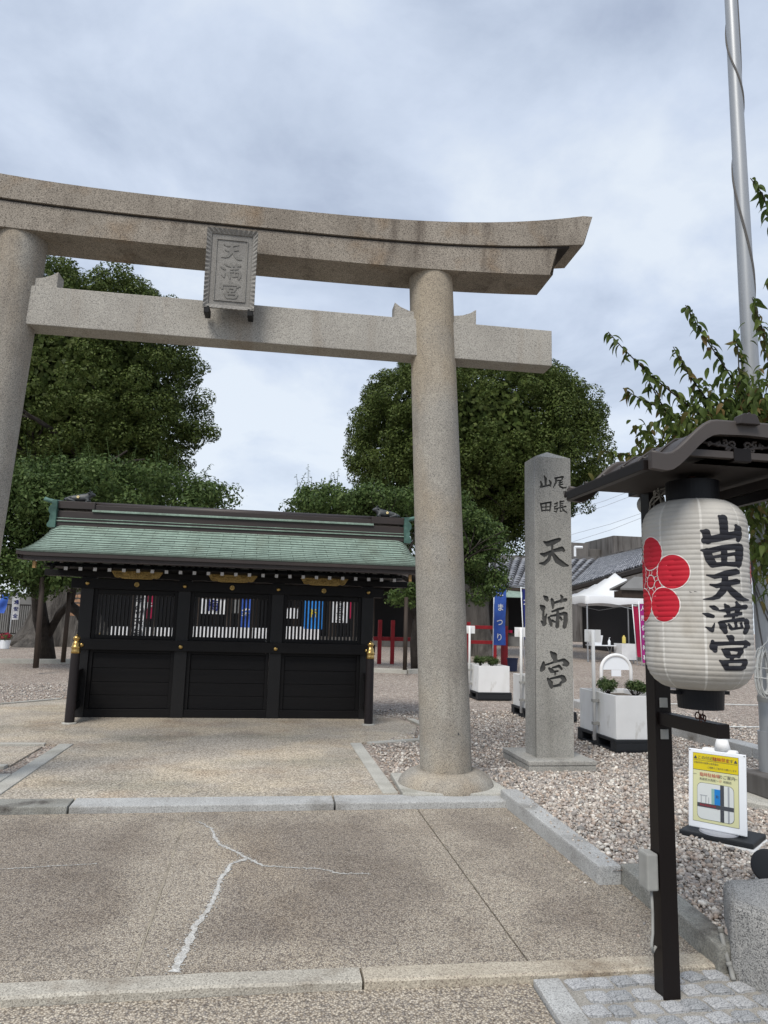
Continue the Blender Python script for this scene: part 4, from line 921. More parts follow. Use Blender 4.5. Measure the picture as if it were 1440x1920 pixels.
# ================================================================== lantern stand and paper lantern
LX, LY, LZ0, LZ1, LR = 1.640, 2.545, 1.035, 1.752, .192
t = thing('lantern_stand', 'dark brown steel post with small curved roof and arm holding the paper lantern', 'lantern stand', (1.69, 2.93, -.2))
MB().box(1.653, 2.893, -.25, 1.727, 2.967, 1.93).build('post', M_steel, t, bevel=.004)
ae = at(1357, 1372, 2.47); MB().bar((1.692, 2.892, .880), ae, .050, .052).build('arm', M_steel, t, bevel=.003)
for z in (.925, .795):
    MB().box(1.6725, 2.887, z, 1.7075, 2.8925, z + .04).build('clamp_plate', M_pvc, t, bevel=.001)
MB().box(1.655, 2.30, 1.865, 1.725, 3.08, 1.915).build('hanging_beam', M_steel, t, bevel=.003)
MB().tube([(LX, LY, 1.83), (LX, LY, 1.87)], .012, 8).build('hook', M_rust, t)
# roof: curved gable, front edge toward the street
RXc, RY0, RY1, RH = 1.690, 2.285, 2.99, .37
def rz(a):      # roof height at offset a from the ridge: round crown, flaring eaves
    q = abs(a) / RH
    w = min(1, max(0, (q - .30) / .58)); return 1.850 + .142 * (1 - w * w * (3 - 2 * w)) + .012 * max(0, q - .8) / .2
m = MB(); n = 28
for i in range(n + 1):
    a = -RH + 2 * RH * i / n
    for y, dz in ((RY0, 0), (RY1, 0), (RY1, -.014), (RY0, -.014)): m.v.append((RXc + a, y, rz(a) + dz))
for i in range(n):
    for q in range(4): m.f.append((4 * i + q, 4 * i + 4 + q, 4 * i + 4 + (q + 1) % 4, 4 * i + (q + 1) % 4))
m.f += [(3, 2, 1, 0), (4 * n, 4 * n + 1, 4 * n + 2, 4 * n + 3)]
rf = fixn(m.build('roof', M_steelroof, t, smooth=True)); smooth_by_angle(rf, 40)
for k in range(5):      # roll seams on the roof
    for s in (-1, 1):
        a0 = .0
        y = RY0 + .06 + k * .16
        MB().tube([(RXc + s * RH * q / 8, y, rz(RH * q / 8) + .004) for q in range(1, 9)], .006, 6).build('roll_seam', M_steelroof, rf, smooth=True)
for y0, y1 in ((RY0 - .012, RY0 + .016), (RY1 - .016, RY1 + .012)):       # barge boards
    m = MB()
    for i in range(n + 1):
        a = -RH * 1.01 + 2 * RH * 1.01 * i / n; z = rz(min(RH, max(-RH, a)))
        d = .034 + .014 * (abs(a) / RH)
        for y, zz in ((y0, z + .010), (y1, z + .010), (y1, z - d), (y0, z - d)): m.v.append((RXc + a, y, zz))
    for i in range(n):
        for q in range(4): m.f.append((4 * i + q, 4 * i + 4 + q, 4 * i + 4 + (q + 1) % 4, 4 * i + (q + 1) % 4))
    m.f += [(3, 2, 1, 0), (4 * n, 4 * n + 1, 4 * n + 2, 4 * n + 3)]; o = fixn(m.build('barge_board', M_barge, rf)); smooth_by_angle(o, 40)
    m = MB(); prev = None
    for i in range(n): 
        a = -RH + 2 * RH * i / n
    m.tube([(RXc - RH + 2 * RH * i / n, (y0 + y1) / 2, rz(-RH + 2 * RH * i / n) + .010) for i in range(n + 1)], .011, 8).build('edge_roll', M_barge, rf, smooth=True)
for s in (-1, 1):
    MB().box(RXc + s * RH - .022, RY0 + .02, 1.812, RXc + s * RH + .006, RY1 - .02, 1.850).build('eave_rail', M_steel, rf, bevel=.003)
    if s < 0: continue
    MB().box(RXc + s * .20 - .016, RY0 + .02, 1.80, RXc + s * .20 + .016, RY1 - .02, 1.838).build('side_beam', M_steelroof, rf, bevel=.002)
    MB().box(RXc + s * .20 - .014, RY0 + .02, 1.758, RXc + s * .20 + .014, RY1 - .02, 1.797).build('side_beam', M_steel, rf, bevel=.002)
for s in (-1, 1):
    MB().tube([(RXc + s * RH, RY1 - .02, 1.845), (RXc + s * (RH + .012), RY1 + .012, 1.835), (RXc + s * (RH + .01), RY1 + .02, 1.86)], .007, 6).build('eave_tip', M_steel, rf)
MB().box(RXc - .26, RY0 + .018, 1.876, RXc + .25, RY0 + .045, 1.902).build('tie_beam', M_barge, rf, bevel=.002)
MB().add([(RXc - RH + .03, RY0 + .05, 1.855), (RXc + RH - .03, RY0 + .05, 1.855), (RXc + RH - .03, RY1 - .05, 1.855), (RXc - RH + .03, RY1 - .05, 1.855)], [(0, 1, 2, 3)]).build('lining', M_under, rf)
MB().box(RXc - .035, RY0 - .03, 1.998, RXc + .035, RY1 + .02, 2.014).build('ridge_bar', M_steelroof, rf, bevel=.004)
MB().prism([(-.042, 1.994), (.042, 1.994), (.034, 2.016), (.030, 2.028), (.02, 2.034), (.008, 2.032), (0, 2.039), (-.008, 2.032), (-.02, 2.034), (-.030, 2.028), (-.034, 2.016)], RY0 - .035, RY0 + .012, lambda a, b, c: (RXc + a, c, b)).build('ridge_ornament', M_steelroof, rf, bevel=.003)
for s in (-1, 1):       # pierced scrollwork between barge board and beam
    m = MB()
    for k, (a, z, r0) in enumerate(((.03, 1.930, .016), (.06, 1.934, .014), (.09, 1.930, .012), (.05, 1.914, .010), (.02, 1.914, .010), (.12, 1.928, .010))):
        m.tube([(RXc + s * a + r0 * (1 - j / 9) * math.cos(j * .95 + k) * s, RY0 + .03, z + r0 * (1 - j / 9) * math.sin(j * .95 + k)) for j in range(8)], .0055, 5)
    m.tube([(RXc + s * .005, RY0 + .03, 1.905), (RXc + s * .05, RY0 + .03, 1.922), (RXc + s * .15, RY0 + .03, 1.932)], .006, 5)
    m.build('scrollwork', M_barge, rf, smooth=True)
# electrics on the post
MB().box(1.600, 2.90, .19, 1.650, 2.975, .335).build('outlet_box', M_pvc, t, bevel=.008)
MB().tube([(1.632, 2.93, .19), (1.635, 2.93, .10), (1.632, 2.928, .02), (1.62, 2.92, -.02), (1.628, 2.925, -.05), (1.645, 2.93, -.03)], .006, 8).build('outlet_cable', M_pvc, t, smooth=True)
pj = at(1218, 945, 3.04); MB().tube([(pj.x, 2.995, pj.z), (pj.x, 3.08, pj.z)], .047, 24).build('round_junction_box', M_pvc, t, bevel=.012)
rr = random.Random(5); pts = []
for k in range(34):
    a = k * .62; pts.append((1.638 + .0 + .012 * math.sin(k), 2.80 + .045 * math.cos(a), 1.79 + .05 * math.sin(a) + .02 * math.sin(k * .4)))
MB().tube([(1.655, 2.70, 1.86)] + pts + [(1.66, 2.62, 1.84)], .0035, 6).build('loose_cable', M_pvc, t, smooth=True)

# ---- the lantern
lt = thing('paper_lantern', 'large white paper lantern with red plum crest and black brush characters hanging from its stand', 'lantern', (LX, LY, 1.0))
ctr = Vector((LX, LY, 0)); fr = Vector((-LX, -LY, 0)).normalized(); rt = Vector((-fr.y, fr.x, 0))
NR = 38
def lrad(z):
    q = (z - LZ0) / (LZ1 - LZ0); e_ = .16
    base = 1.0
    if q < e_: base = .50 + .50 * (1 - (1 - q / e_) ** 2.3) ** .55
    elif q > 1 - e_: base = .50 + .50 * (1 - (1 - (1 - q) / e_) ** 2.3) ** .55
    rib = abs(math.sin(math.pi * q * NR))
    return LR * base + .0023 * (rib ** .6) - .0023
def lpt(th, z, off=0):
    d = fr * math.cos(th) + rt * math.sin(th); r = lrad(z) + off
    return Vector((LX + d.x * r, LY + d.y * r, z))
m = MB(); nz = NR * 6; na = 96
for j in range(nz + 1):
    z = LZ0 + (LZ1 - LZ0) * j / nz
    for i in range(na): m.v.append(tuple(lpt(2 * math.pi * i / na, z)))
for j in range(nz):
    for i in range(na): m.f.append((j * na + i, j * na + (i + 1) % na, (j + 1) * na + (i + 1) % na, (j + 1) * na + i))
paper = fixn(m.build('paper_body', M_paper, lt, smooth=True))
for k in range(8):      # vertical paper seams
    th = -math.pi + k * math.pi / 4 + .13; m = MB()
    for j in range(nz + 1):
        z = LZ0 + (LZ1 - LZ0) * j / nz
        for dd in (-.022, .022): m.v.append(tuple(lpt(th + dd, z, .0006)))
    for j in range(nz): m.f.append((2 * j, 2 * j + 1, 2 * j + 3, 2 * j + 2))
    m.build('paper_seam', mk('lantern_seam', (.62, .60, .555), None, rough=.7) if 'lantern_seam' not in MATS else MATS['lantern_seam'], paper, smooth=True)
MB().lathe([(.0, 1.742), (.099, 1.742), (.099, 1.83), (.092, 1.833), (.0, 1.833)], 40, (LX, LY, 0)).build('top_ring', M_capblk, lt, smooth=False)
MB().lathe([(.0, .962), (.081, .962), (.086, 1.04), (.0, 1.04)], 40, (LX, LY, 0)).build('bottom_ring', M_capblk, lt, smooth=False)
MB().box(LX - .115, LY - .012, 1.014, LX + .115, LY + .012, 1.027).build('bottom_bar', M_capblk, lt)
m = MB()
def ringpts(c, r, ax, n=14): return [(c[0] + r * math.cos(k * 2 * math.pi / n) * (1, 0)[ax], c[1] + r * math.cos(k * 2 * math.pi / n) * (0, 1)[ax], c[2] + 1.35 * r * math.sin(k * 2 * math.pi / n)) for k in range(n + 1)]
m.tube(ringpts((LX, LY, .949), .009, 0), .0022, 6).tube(ringpts((LX - .002, LY, .923), .008, 1), .0022, 6).tube(ringpts((LX - .015, LY, .935), .009, 0), .0026, 6).tube(ringpts((LX + .014, LY, .926), .008, 1), .0026, 6)
for k in range(5): m.tube([(LX + .01 * math.sin(k), LY + .008 * math.cos(k), .940), (LX + .012 * math.cos(k * 2), LY, .932), (LX + .016 * math.sin(k * 3), LY - .004, .921)], .0022, 5)
m.build('wire_tie', M_rust, lt, smooth=True)
# brushed characters, in the angle/height plane of the paper
zcut = [(1, LZ0 + (LZ1 - LZ0) * k / (NR * 2)) for k in range(2, NR * 2 - 1)]
def decal(loops, name, mat, off, par=paper):
    me = fill_mesh(loops, name); ths = [p[0] for l in loops for p in l]; zs = [p[1] for l in loops for p in l]
    cuts = [c for c in zcut if min(zs) < c[1] < max(zs)] + [(0, min(ths) + (max(ths) - min(ths)) * k / 24) for k in range(1, 24)]
    tess(me, cuts); xform(me, lambda a, b, c: lpt(a, b, off)); me.polygons.foreach_set('use_smooth', [True] * len(me.polygons))
    o = link(name, me, mat, par); fixn(o)
    bm = bmesh.new(); bm.from_mesh(me)
    if bm.faces and sum((f.normal.dot(f.calc_center_median() - Vector((LX, LY, f.calc_center_median().z))) for f in bm.faces)) < 0: bmesh.ops.reverse_faces(bm, faces=bm.faces); bm.to_mesh(me)
    bm.free(); return o
def th_of(px): return math.asin(max(-.985, min(.985, (px - 1310.0) / 104.5)))
def z_of(px, py): return at(px, py, LY - .15 + .13 * ((px - 1310) / 104) ** 2).z
for k in ('yama', 'ta', 'ten', 'mitsu', 'miya'):
    decal([[(th_of(1280 + a / 6.193), z_of(1280 + a / 6.193, 960 + b / 6.193)) for a, b in l] for l in contours([[(a_, b_, r_ * 1.1 + 1) for a_, b_, r_ in st] for st in LET[k]], 7)], 'brush_character', M_ink, .0009)
def crest(thc, zc_):
    def circ(a, z, r, n=40): return [(a + r / LR * math.cos(k * 2 * math.pi / n), z + r * math.sin(k * 2 * math.pi / n)) for k in range(n)]
    ang = [math.pi / 2 + k * 2 * math.pi / 5 for k in range(5)]
    cen = [(thc + .108 / LR * math.cos(a), zc_ + .108 * math.sin(a)) for a in ang]
    star = []
    for k in range(5):
        for q, rr_ in ((0, .062), (math.pi / 5, .10)): a = ang[k] + q; star.append((thc + rr_ / LR * math.cos(a), zc_ + rr_ * math.sin(a)))
    decal([star], 'crest_ground', M_red, .0008)
    M_line = mk('white_line', (.72, .69, .66), None, rough=.7) if 'white_line' not in MATS else MATS['white_line']
    for a, z in cen:
        decal([circ(a, z, .0665)], 'petal_outline', M_line, .0012); decal([circ(a, z, .0630)], 'petal', M_red, .0016)
    for a in ang:
        d = (math.cos(a), math.sin(a)); nn = (-d[1], d[0])
        for w in (-.008, .008):
            q = [(d[0] * rr_ + nn[0] * (w + e_), d[1] * rr_ + nn[1] * (w + e_)) for rr_, e_ in ((.024, -.0011), (.046, -.0011), (.046, .0011), (.024, .0011))]
            decal([[(thc + p / LR, zc_ + r_) for p, r_ in q]], 'stamen', M_line, .0018)
    decal([circ(thc, zc_, .027)], 'centre_outline', M_line, .0020); decal([circ(thc, zc_, .0232)], 'centre', M_red, .0024)
crest(th_of(1224.5), z_of(1224, 1088) - .002); crest(th_of(1224.5) + math.pi + .02, z_of(1224, 1088) - .002)
decal([[(th_of(1297) , z_of(1297, 1108.6)), (th_of(1303), z_of(1303, 1111)), (th_of(1299), z_of(1299, 1111))]], 'small_tear', M_ink, .0009)
decal([[(th_of(1307) , z_of(1307, 1108.6)), (th_of(1313), z_of(1313, 1110.4)), (th_of(1306), z_of(1306, 1110))]], 'small_tear', M_ink, .0009)

# ================================================================== flagpole
t = thing('flagpole', 'tall slender grey metal flagpole with cords twisted round it, standing behind the lantern', 'flagpole', (3.9, 5.15, 0))
f = MB().tube([(3.9, 5.15, .0), (3.9, 5.15, 1.0), (3.9, 5.15, 8.5)], [.078, .075, .046], 32).build('pole', M_alu, t, smooth=True); smooth_by_angle(f, 50)
MB().tube([(3.9, 5.15, .72), (3.9, 5.15, .765)], .082, 32).build('collar', M_pvc, f); MB().tube([(3.9, 5.15, .0), (3.9, 5.15, .5)], .092, 32).build('base_sleeve', M_alu, f, smooth=False)
MB().box(3.80, 4.99, .10, 3.94, 5.04, .62).build('cord_box', M_white, f, bevel=.01); MB().tube([(3.84, 4.97, .60), (3.84, 4.97, .67)], .035, 16).build('cord_box_cap', M_white, f, bevel=.008)
for ph, tw, z0, z1 in ((.3, 8.4, 1.1, 8.4), (.62, 8.3, 1.1, 8.4), (2.2, 1.6, 1.0, 8.4)):
    pts = []
    for k in range(170):
        q = k / 169; z = z0 + (z1 - z0) * q; a = ph + tw * 2 * math.pi * q * .55 + .5 * math.sin(q * 19); r = .075 + (.046 - .075) * max(0, (z - 1) / 7.5) + .004
        pts.append((3.9 + r * math.cos(-a), 5.15 + r * math.sin(-a), z))
    MB().tube(pts, .0055, 6).build('halyard', M_rope, f, smooth=True)
m = MB(); rr = random.Random(8); cc = Vector((3.755, 5.0, .955))
for k in range(26):
    w = rr.uniform(.025, .068); h = rr.uniform(.15, .195); dy_ = rr.uniform(-.03, .03); ph = rr.uniform(-.3, .3)
    m.tube([(cc.x + w * math.cos(a + ph) + rr.gauss(0, .002), cc.y + dy_ + .01 * math.sin(2 * a), cc.z + h * math.sin(a) + rr.gauss(0, .002)) for a in [j * 2 * math.pi / 18 for j in range(19)]], .0038, 5)
m.tube([(cc.x - .05, cc.y - .035, cc.z + .17), (cc.x + .02, cc.y - .03, cc.z + .23), (3.86, 5.05, 1.26)], .0038, 5)
for z in (.03, -.045): m.tube([(cc.x - .075, cc.y, cc.z + z + .006), (cc.x, cc.y - .048, cc.z + z), (cc.x + .08, cc.y - .03, cc.z + z - .008)], .004, 5)
q = thing('cable_coil', 'coil of thin white cable tied up against the flagpole', 'cable coil', (cc.x, cc.y, cc.z)); m.build('coil', M_coil, q, smooth=True)
t = thing('pole_footing', 'round concrete pad with a grey block at the foot of the flagpole', 'footing', (3.9, 5.1, 0))
MB().lathe([(.0, -.05), (.50, -.05), (.50, .035), (.47, .05), (.0, .05)], 36, (3.97, 5.12, 0)).build('pad', M_border, t); MB().box(3.68, 4.84, .05, 4.1, 5.26, .20).build('block', M_conc, t, bevel=.01)
t = thing('spotlight', 'round black spotlight lying on the pebbles at the right edge', 'spotlight', (2.66, 3.55, 0))
MB().lathe([(0, -.07), (.05, -.07), (.072, -.045), (.08, 0), (.082, .06), (.076, .07), (.07, .072), (0, .066)], 28).build('housing', M_pallet, t, local=True, smooth=True)
h_ = t.children[0]; h_.rotation_euler = (R(75), 0, R(-50)); h_.location = (.03, .06, .035)
t2 = MB().bar((0, .06, -.06), (0, .06, .03), .02, .06).build('mount', M_pallet, t, local=True)

# ================================================================== sign stand
t = thing('sign_stand', 'white plastic parking notice stand with a yellow headed map poster on a black base', 'sign stand', (2.86, 4.30, -.035), R(-50))
# local frame: panel faces -y
lc = dict(local=True)
M_glare = M_whitep
MB().box(-.215, -.12, -.02, .235, .20, .014).build('white_foot', M_white, t, bevel=.01, **lc)
MB().box(-.205, -.115, .0145, .225, .19, .046).build('black_base', M_pallet, t, bevel=.008, **lc)
MB().lathe([(.0, .0465), (.115, .0465), (.11, .058), (0, .06)], 28).build('silver_disc', mk('silver_plastic', (.36, .37, .40), None, rough=.35), t, **lc)
tilt = Matrix.Rotation(R(-7), 4, 'X')
def sb(x0, y0, z0, x1, y1, z1): return MB().box(x0, y0, z0, x1, y1, z1, Matrix.Translation((0, -.035, .06)) @ tilt)
sb(-.172, 0, 0, .172, .016, .475).build('panel', M_whitep, t, bevel=.006, **lc)
pn = [o for o in t.children if o.name.startswith('panel')][0]
MB().hexa([(-.12, .02, .06), (.14, .02, .06), (.14, .13, .06), (-.12, .13, .06), (-.10, .05, .54), (.11, .05, .54), (.11, .11, .54), (-.10, .11, .54)]).build('water_tank', M_white, t, bevel=.012, **lc)
MB().tube([(.02, .08, .535), (.02, .08, .60)], [.050, .034], 20).build('tank_neck', M_white, t, smooth=True, **lc)
def flat(x0, z0, x1, z1, mat, name, lay):
    return sb(x0, -.0012 * lay, z0, x1, -.0012 * lay + .0008, z1).build(name, mat, pn, **lc)
TM = Matrix.Translation((0, -.035, .06)) @ tilt
def stxt(s, size, x, z, mat, align='CENTER', name='printed_text', sx_=1.0, lay=5):
    me = text_mesh(s, size, align); xform(me, lambda a, b, c: TM @ Vector((x + a * sx_, -.0012 * lay, z + b))); link(name, me, mat, pn, local=True)
X0, X1 = -.142, .128
flat(X0 - .002, .038, X1 + .002, .452, M_pgrey, 'poster_border', 1)
flat(X0, .040, X1, .347, M_cream, 'poster_ground', 2); flat(X0, .3505, X1, .450, M_yellow, 'poster_header', 2)
stxt('▲この付近は', .024, X0 + .003, .424, M_pgrey, 'LEFT'); stxt('駐輪禁止', .026, .029, .424, M_pred); stxt('です▲', .024, X1 - .002, .424, M_pgrey, 'RIGHT')
flat(X0 + .004, .407, X1 - .004, .4085, M_pgrey, 'underline', 3)
stxt('自転車等の放置は条例違反', .0125, X0 + .006, .393, M_pgrey, 'LEFT'); stxt('ご理解とご協力をお願いします', .0125, X1 - .008, .370, M_pgrey, 'RIGHT')
stxt('臨時駐輪場', .0245, -.04, .322, M_pred); stxt('のご案内', .0245, .062, .322, M_pgrey); stxt('―', .02, X0 + .012, .322, M_pgrey); stxt('―', .02, X1 - .014, .322, M_pgrey)
stxt('鳥居前大鳥居～', .0165, -.045, .295, M_pgrey); stxt('17', .017, .022, .295, M_pred); stxt('時間迄', .0165, .065, .295, M_pgrey)
def rrect(x0, z0, x1, z1, r, n=6):
    return [(cx + r * math.cos(a0 + k * math.pi / 2 / n), cz_ + r * math.sin(a0 + k * math.pi / 2 / n)) for cx, cz_, a0 in ((x1 - r, z1 - r, 0), (x0 + r, z1 - r, math.pi / 2), (x0 + r, z0 + r, math.pi), (x1 - r, z0 + r, 1.5 * math.pi)) for k in range(n + 1)]
for (d, mt, lay) in ((0, M_pgrey, 3), (.0018, M_mapw, 4)):
    MB().prism(rrect(-.117 + d, .056 + d, .102 - d, .274 - d, .03), -.0012 * lay, -.0012 * lay + .0008, lambda a, b, c: TM @ Vector((a, c, b))).build('map_ground', mt, pn, **lc)
for (x0, z0, x1, z1, mt, nm) in ((-.115, .128, .1, .152, M_pgrey, 'road'), (.022, .1525, .044, .272, M_pgrey, 'road'), (.022, .058, .044, .1275, M_pgrey, 'road'), (-.012, .1525, .0215, .245, M_pblue, 'parking_area'), (-.03, .1525, -.0125, .245, M_pteal, 'bicycle_area'), (.066, .1525, .076, .270, M_plgrey, 'lane'), (.066, .058, .076, .1275, M_plgrey, 'lane'), (-.1, .196, -.055, .2, M_plgrey, 'gate_symbol'), (-.094, .1525, -.090, .196, M_plgrey, 'gate_symbol'), (-.066, .1525, -.062, .196, M_plgrey, 'gate_symbol'), (-.048, .1525, -.045, .19, M_plgrey, 'gate_symbol'), (.0045, .126, .0125, .1275, M_pred, 'mark')):
    flat(x0, z0, x1, z1, mt, nm, 5)
stxt('東海道国道号線', .014, -.052, .140, M_pred, lay=6); stxt('駐', .018, .005, .20, M_pgrey, lay=6)
for sx_ in (-.163, .163): sb(sx_ - .003, -.003, .462, sx_ + .003, -.0005, .468).build('screw', M_pgrey, pn, **lc)

# ================================================================== planters, kerb and low barrier in the court
def planter(y0, sign=True):
    t = thing('planter_box', '', 'planter', (3.60, y0, 0), R(0), 'white planter boxes beside the court')
    # pallet is its own thing
    p = thing('plastic_pallet', '', 'pallet', (3.60, y0, 0), 0, 'black pallets under the planters')
    L_ = .92; m = MB(); m.box(0, 0, .095, .60, L_, .125); m.box(0, 0, 0, .60, L_, .02)
    m.build('deck', M_pallet, p, bevel=.004, **lc)
    MB().box(.001, -.006, .0205, .599, -.0005, .094).build('front_board', M_pallet, p, **lc)
    for yy in (0, .40, .80):
        for xx in (0, .24, .48): MB().box(xx + .001, yy + .001, .0205, xx + .119, yy + .119, .0945).build('block', M_pallet, p, **lc)
    x0, x1, y1, y2, z0, z1 = .02, .57, .025, .895, .1255, .565
    for a in ((x0, y1, x1, y1 + .025), (x0, y2 - .025, x1, y2), (x0, y1 + .026, x0 + .025, y2 - .026), (x1 - .025, y1 + .026, x1, y2 - .026)):
        MB().box(a[0], a[1], z0, a[2], a[3], z1).build('side_panel', M_white, t, bevel=.004, **lc)
    MB().box(x0 + .027, y1 + .027, z0, x1 - .027, y2 - .027, z1 - .05).build('soil', M_soil, t, **lc)
    pm = MB().tube([(-.03, .42, .06), (-.03, .42, 1.235)], .019, 12).build('sign_post', M_alu if False else M_white, t, smooth=True, **lc)
    MB().box(-.115, .445, 1.10, .075, .452, 1.235).build('sign_plate', M_white, pm, bevel=.003, **lc)
    for z in (.22, .46): MB().box(-.053, .396, z, .019, .444, z + .03).build('clamp', M_pvc, pm, **lc)
    return t, p
def shrub(x, y, z, s, seed, label):
    t = thing('shrub', label, 'shrub', (x, y, z), 0, 'small evergreen shrubs in the planters')
    rr = random.Random(seed); m = MB()
    for k in range(9):
        a = rr.uniform(0, 6.28); r = rr.uniform(.3, .9)
        m.tube([(0, 0, -.01), (.03 * math.cos(a) * r, .03 * math.sin(a) * r, .05 * s / .2), (s * .8 * r * math.cos(a), s * .8 * r * math.sin(a), rr.uniform(.12, .22) * s / .2)], [.008, .006, .003], 5)
    m.build('stems', M_bark, t, **lc)
    bl = [((s * .75 * math.cos(a) * q, s * .75 * math.sin(a) * q, s * rr.uniform(.65, 1.15)), (s * .38, s * .38, s * .36)) for a, q in [(rr.uniform(0, 6.28), rr.uniform(.1, 1)) for _ in range(16)]]
    link('leaves', leaf_mesh('leaves', bl, 1500, .034, seed, .3, .6, (.3, 1.1)), M_shrub, t, local=True, kind='stuff')
info = [(7.08, 'white planter box nearest the camera, right of the engraved pillar', 'black pallet under the nearest white planter', 'right'), (9.35, 'white planter box half hidden behind the engraved pillar', 'black pallet partly hidden behind the engraved pillar', 'middle'), (11.95, 'farthest white planter box, between the gate pillar and the engraved pillar', 'farthest black pallet, right of the gate pillar', 'far')]
first = None
for y0, l1, l2, wd in info:
    if first is None: a, b = planter(y0); first = (a, b)
    else:
        a, b = copy_tree(first[0]), copy_tree(first[1])
        a.location = b.location = (3.60, y0, 0)
    a['label'] = l1; b['label'] = l2
shrub(3.80, 7.63, .515, .135, 1, 'left of the two shrubs in the nearest planter'); shrub(3.97, 7.35, .515, .135, 2, 'right of the two shrubs in the nearest planter')
shrub(3.80, 9.85, .515, .135, 3, 'shrub in the planter half hidden by the engraved pillar')
shrub(3.82, 12.55, .515, .145, 4, 'left of the two shrubs in the farthest planter'); shrub(3.93, 12.25, .515, .145, 5, 'right of the two shrubs in the farthest planter')
t = thing('hoop_barrier', 'white arched metal barrier standing on gravel behind the nearest planter', 'barrier', (6.85, 13.4, 0))
r_ = .31; pts = [(-r_, 0, -.05), (-r_, 0, .45)] + [(-r_ * math.cos(a), 0, .45 + .29 * math.sin(a)) for a in [k * math.pi / 14 for k in range(1, 14)]] + [(r_, 0, .45), (r_, 0, -.05)]
hb = MB().tube(pts, .034, 12).build('hoop', M_white, t, smooth=True, **lc)
MB().prism([(-.285, .455)] + [(-.285 * math.cos(a), .455 + .255 * math.sin(a)) for a in [k * math.pi / 12 for k in range(1, 12)]] + [(.285, .455)], -.008, .008, lambda a, b, c: (a, c, b)).build('top_plate', M_whitep, t, **lc)
MB().box(-.10, -.010, .33, .10, .010, .45).build('hanging_plate', M_whitep, t, **lc)
t = bpy.data.objects.new('court_kerb', None); C.objects.link(t); t['kind'] = 'structure'
for k in range(7):
    y0 = 5.0 + k * .9; MB().box(4.93, y0 + .004, -.1, 5.13, y0 + .896, .10).build('kerb_stone', M_kerb, t, bevel=.01)
for y, lab in ((8.87, 'nearer white cord stretched on the gravel as a parking line'), (11.52, 'farther white cord stretched on the gravel as a parking line')):
    t = MB().tube([(5.4 + k * .5, y + .01 * math.sin(k * 2), .012 + .006 * math.sin(k * 3)) for k in range(14)], .010, 6).build('parking_cord', M_coil, smooth=True); tag(t, lab, 'cord', 'white cords laid on the gravel')

# ================================================================== trees
def branch(m, p, d, L, r, depth, rr, n=5, spread=.6):
    pts = [Vector(p)]; d = Vector(d).normalized(); rs = [r]
    for i in range(n):
        d = (d + Vector((rr.gauss(0, .16), rr.gauss(0, .16), rr.gauss(0, .1)))).normalized(); pts.append(pts[-1] + d * L / n); rs.append(r * (1 - .55 * (i + 1) / n))
    m.tube(pts, rs, 8 if r > .06 else 5)
    if depth:
        for k in range(3):
            i = rr.randint(max(1, n - 3), n); a = rr.uniform(0, 6.28)
            d2 = (d + Vector((math.cos(a) * spread, math.sin(a) * spread, rr.uniform(-.1, .45)))).normalized()
            branch(m, pts[i], d2, L * rr.uniform(.55, .8), rs[i] * .7, depth - 1, rr, n, spread)
def root_trunk(m, base, r, h, seed, flare=2.2, lean=(0, 0), n=26, k=12):
    rr = random.Random(seed); ph = [rr.uniform(0, 6.28) for _ in range(4)]
    b = len(m.v)
    for j in range(k + 1):
        q = j / k; z = h * q
        for i in range(n):
            a = 2 * math.pi * i / n
            f = 1 + (flare - 1) * math.exp(-q * 6) * (.55 + .45 * math.cos(4 * a + ph[0]) + .3 * math.cos(7 * a + ph[1])) + .10 * math.cos(3 * a + ph[2] + q * 2) + .05 * math.cos(8 * a + ph[3] + q * 3)
            m.v.append((base[0] + lean[0] * q + r * f * (1 - .25 * q) * math.cos(a), base[1] + lean[1] * q + r * f * (1 - .25 * q) * math.sin(a), base[2] + z))
    for j in range(k):
        for i in range(n): m.f.append((b + j * n + i, b + j * n + (i + 1) % n, b + (j + 1) * n + (i + 1) % n, b + (j + 1) * n + i))

# great camphor on the left
def wx(px, py, Y): return tuple(at(px, py, Y))
Y1 = 31
b0 = at(118, 1200, Y1); t = thing('camphor_tree', 'huge old camphor tree with spreading grey roots, left behind the screen', 'tree', (b0.x, Y1, 0))
m = MB(); root_trunk(m, (b0.x, Y1, -.1), 1.25, 5.2, 4, 2.3)
rr = random.Random(9); ml = MB()
for k in range(8):
    a = k * .785 + .3; d = Vector((math.cos(a) * .75, math.sin(a) * .75, .9)); branch(ml, (b0.x, Y1, 4.6), d, 3.6, .42, 2, rr)
for px_ in (20, 60, 180, 215):      # buttress roots along the ground
    e_ = at(px_, 1218, Y1 - 1.5); m.tube([(b0.x + (e_.x - b0.x) * .3, Y1 - .4, .75), (b0.x + (e_.x - b0.x) * .65, Y1 - 1.0, .30), (e_.x, Y1 - 1.5, .05)], [.45, .3, .12], 10)
m.build('trunk', M_barkg, t, smooth=True); ml.build('limbs', M_bark, t, smooth=True)
cc = at(215, 745, Y1); cL = at(-100, 700, Y1)
bl = ell_blobs((cc.x - 1.75, Y1, cc.z + .05), (5.65, 4.6, 5.75), 760, .46, 21, .14, -1, 2.3, .045)
bl += ell_blobs(tuple(at(372, 820, Y1 - 1)), (.85, .9, .75), 12, .34, 22) + ell_blobs(tuple(at(300, 860, Y1 - 1)), (1.4, 1.2, .8), 20, .4, 23) + ell_blobs(tuple(at(120, 860, Y1)), (2.6, 2, 1.2), 36, .5, 24)
link('crown', leaf_mesh('crown', bl, 210000, .115, 31, .55, .35, (.8, 1.06)), M_camphor, t)
link('inner_foliage', leaf_mesh('inner', [((cc.x - 1.75, Y1, cc.z + .2), (5.0, 3.8, 5.1))], 34000, .27, 33, .6, .2, (.3, .92)), M_camphor, t)

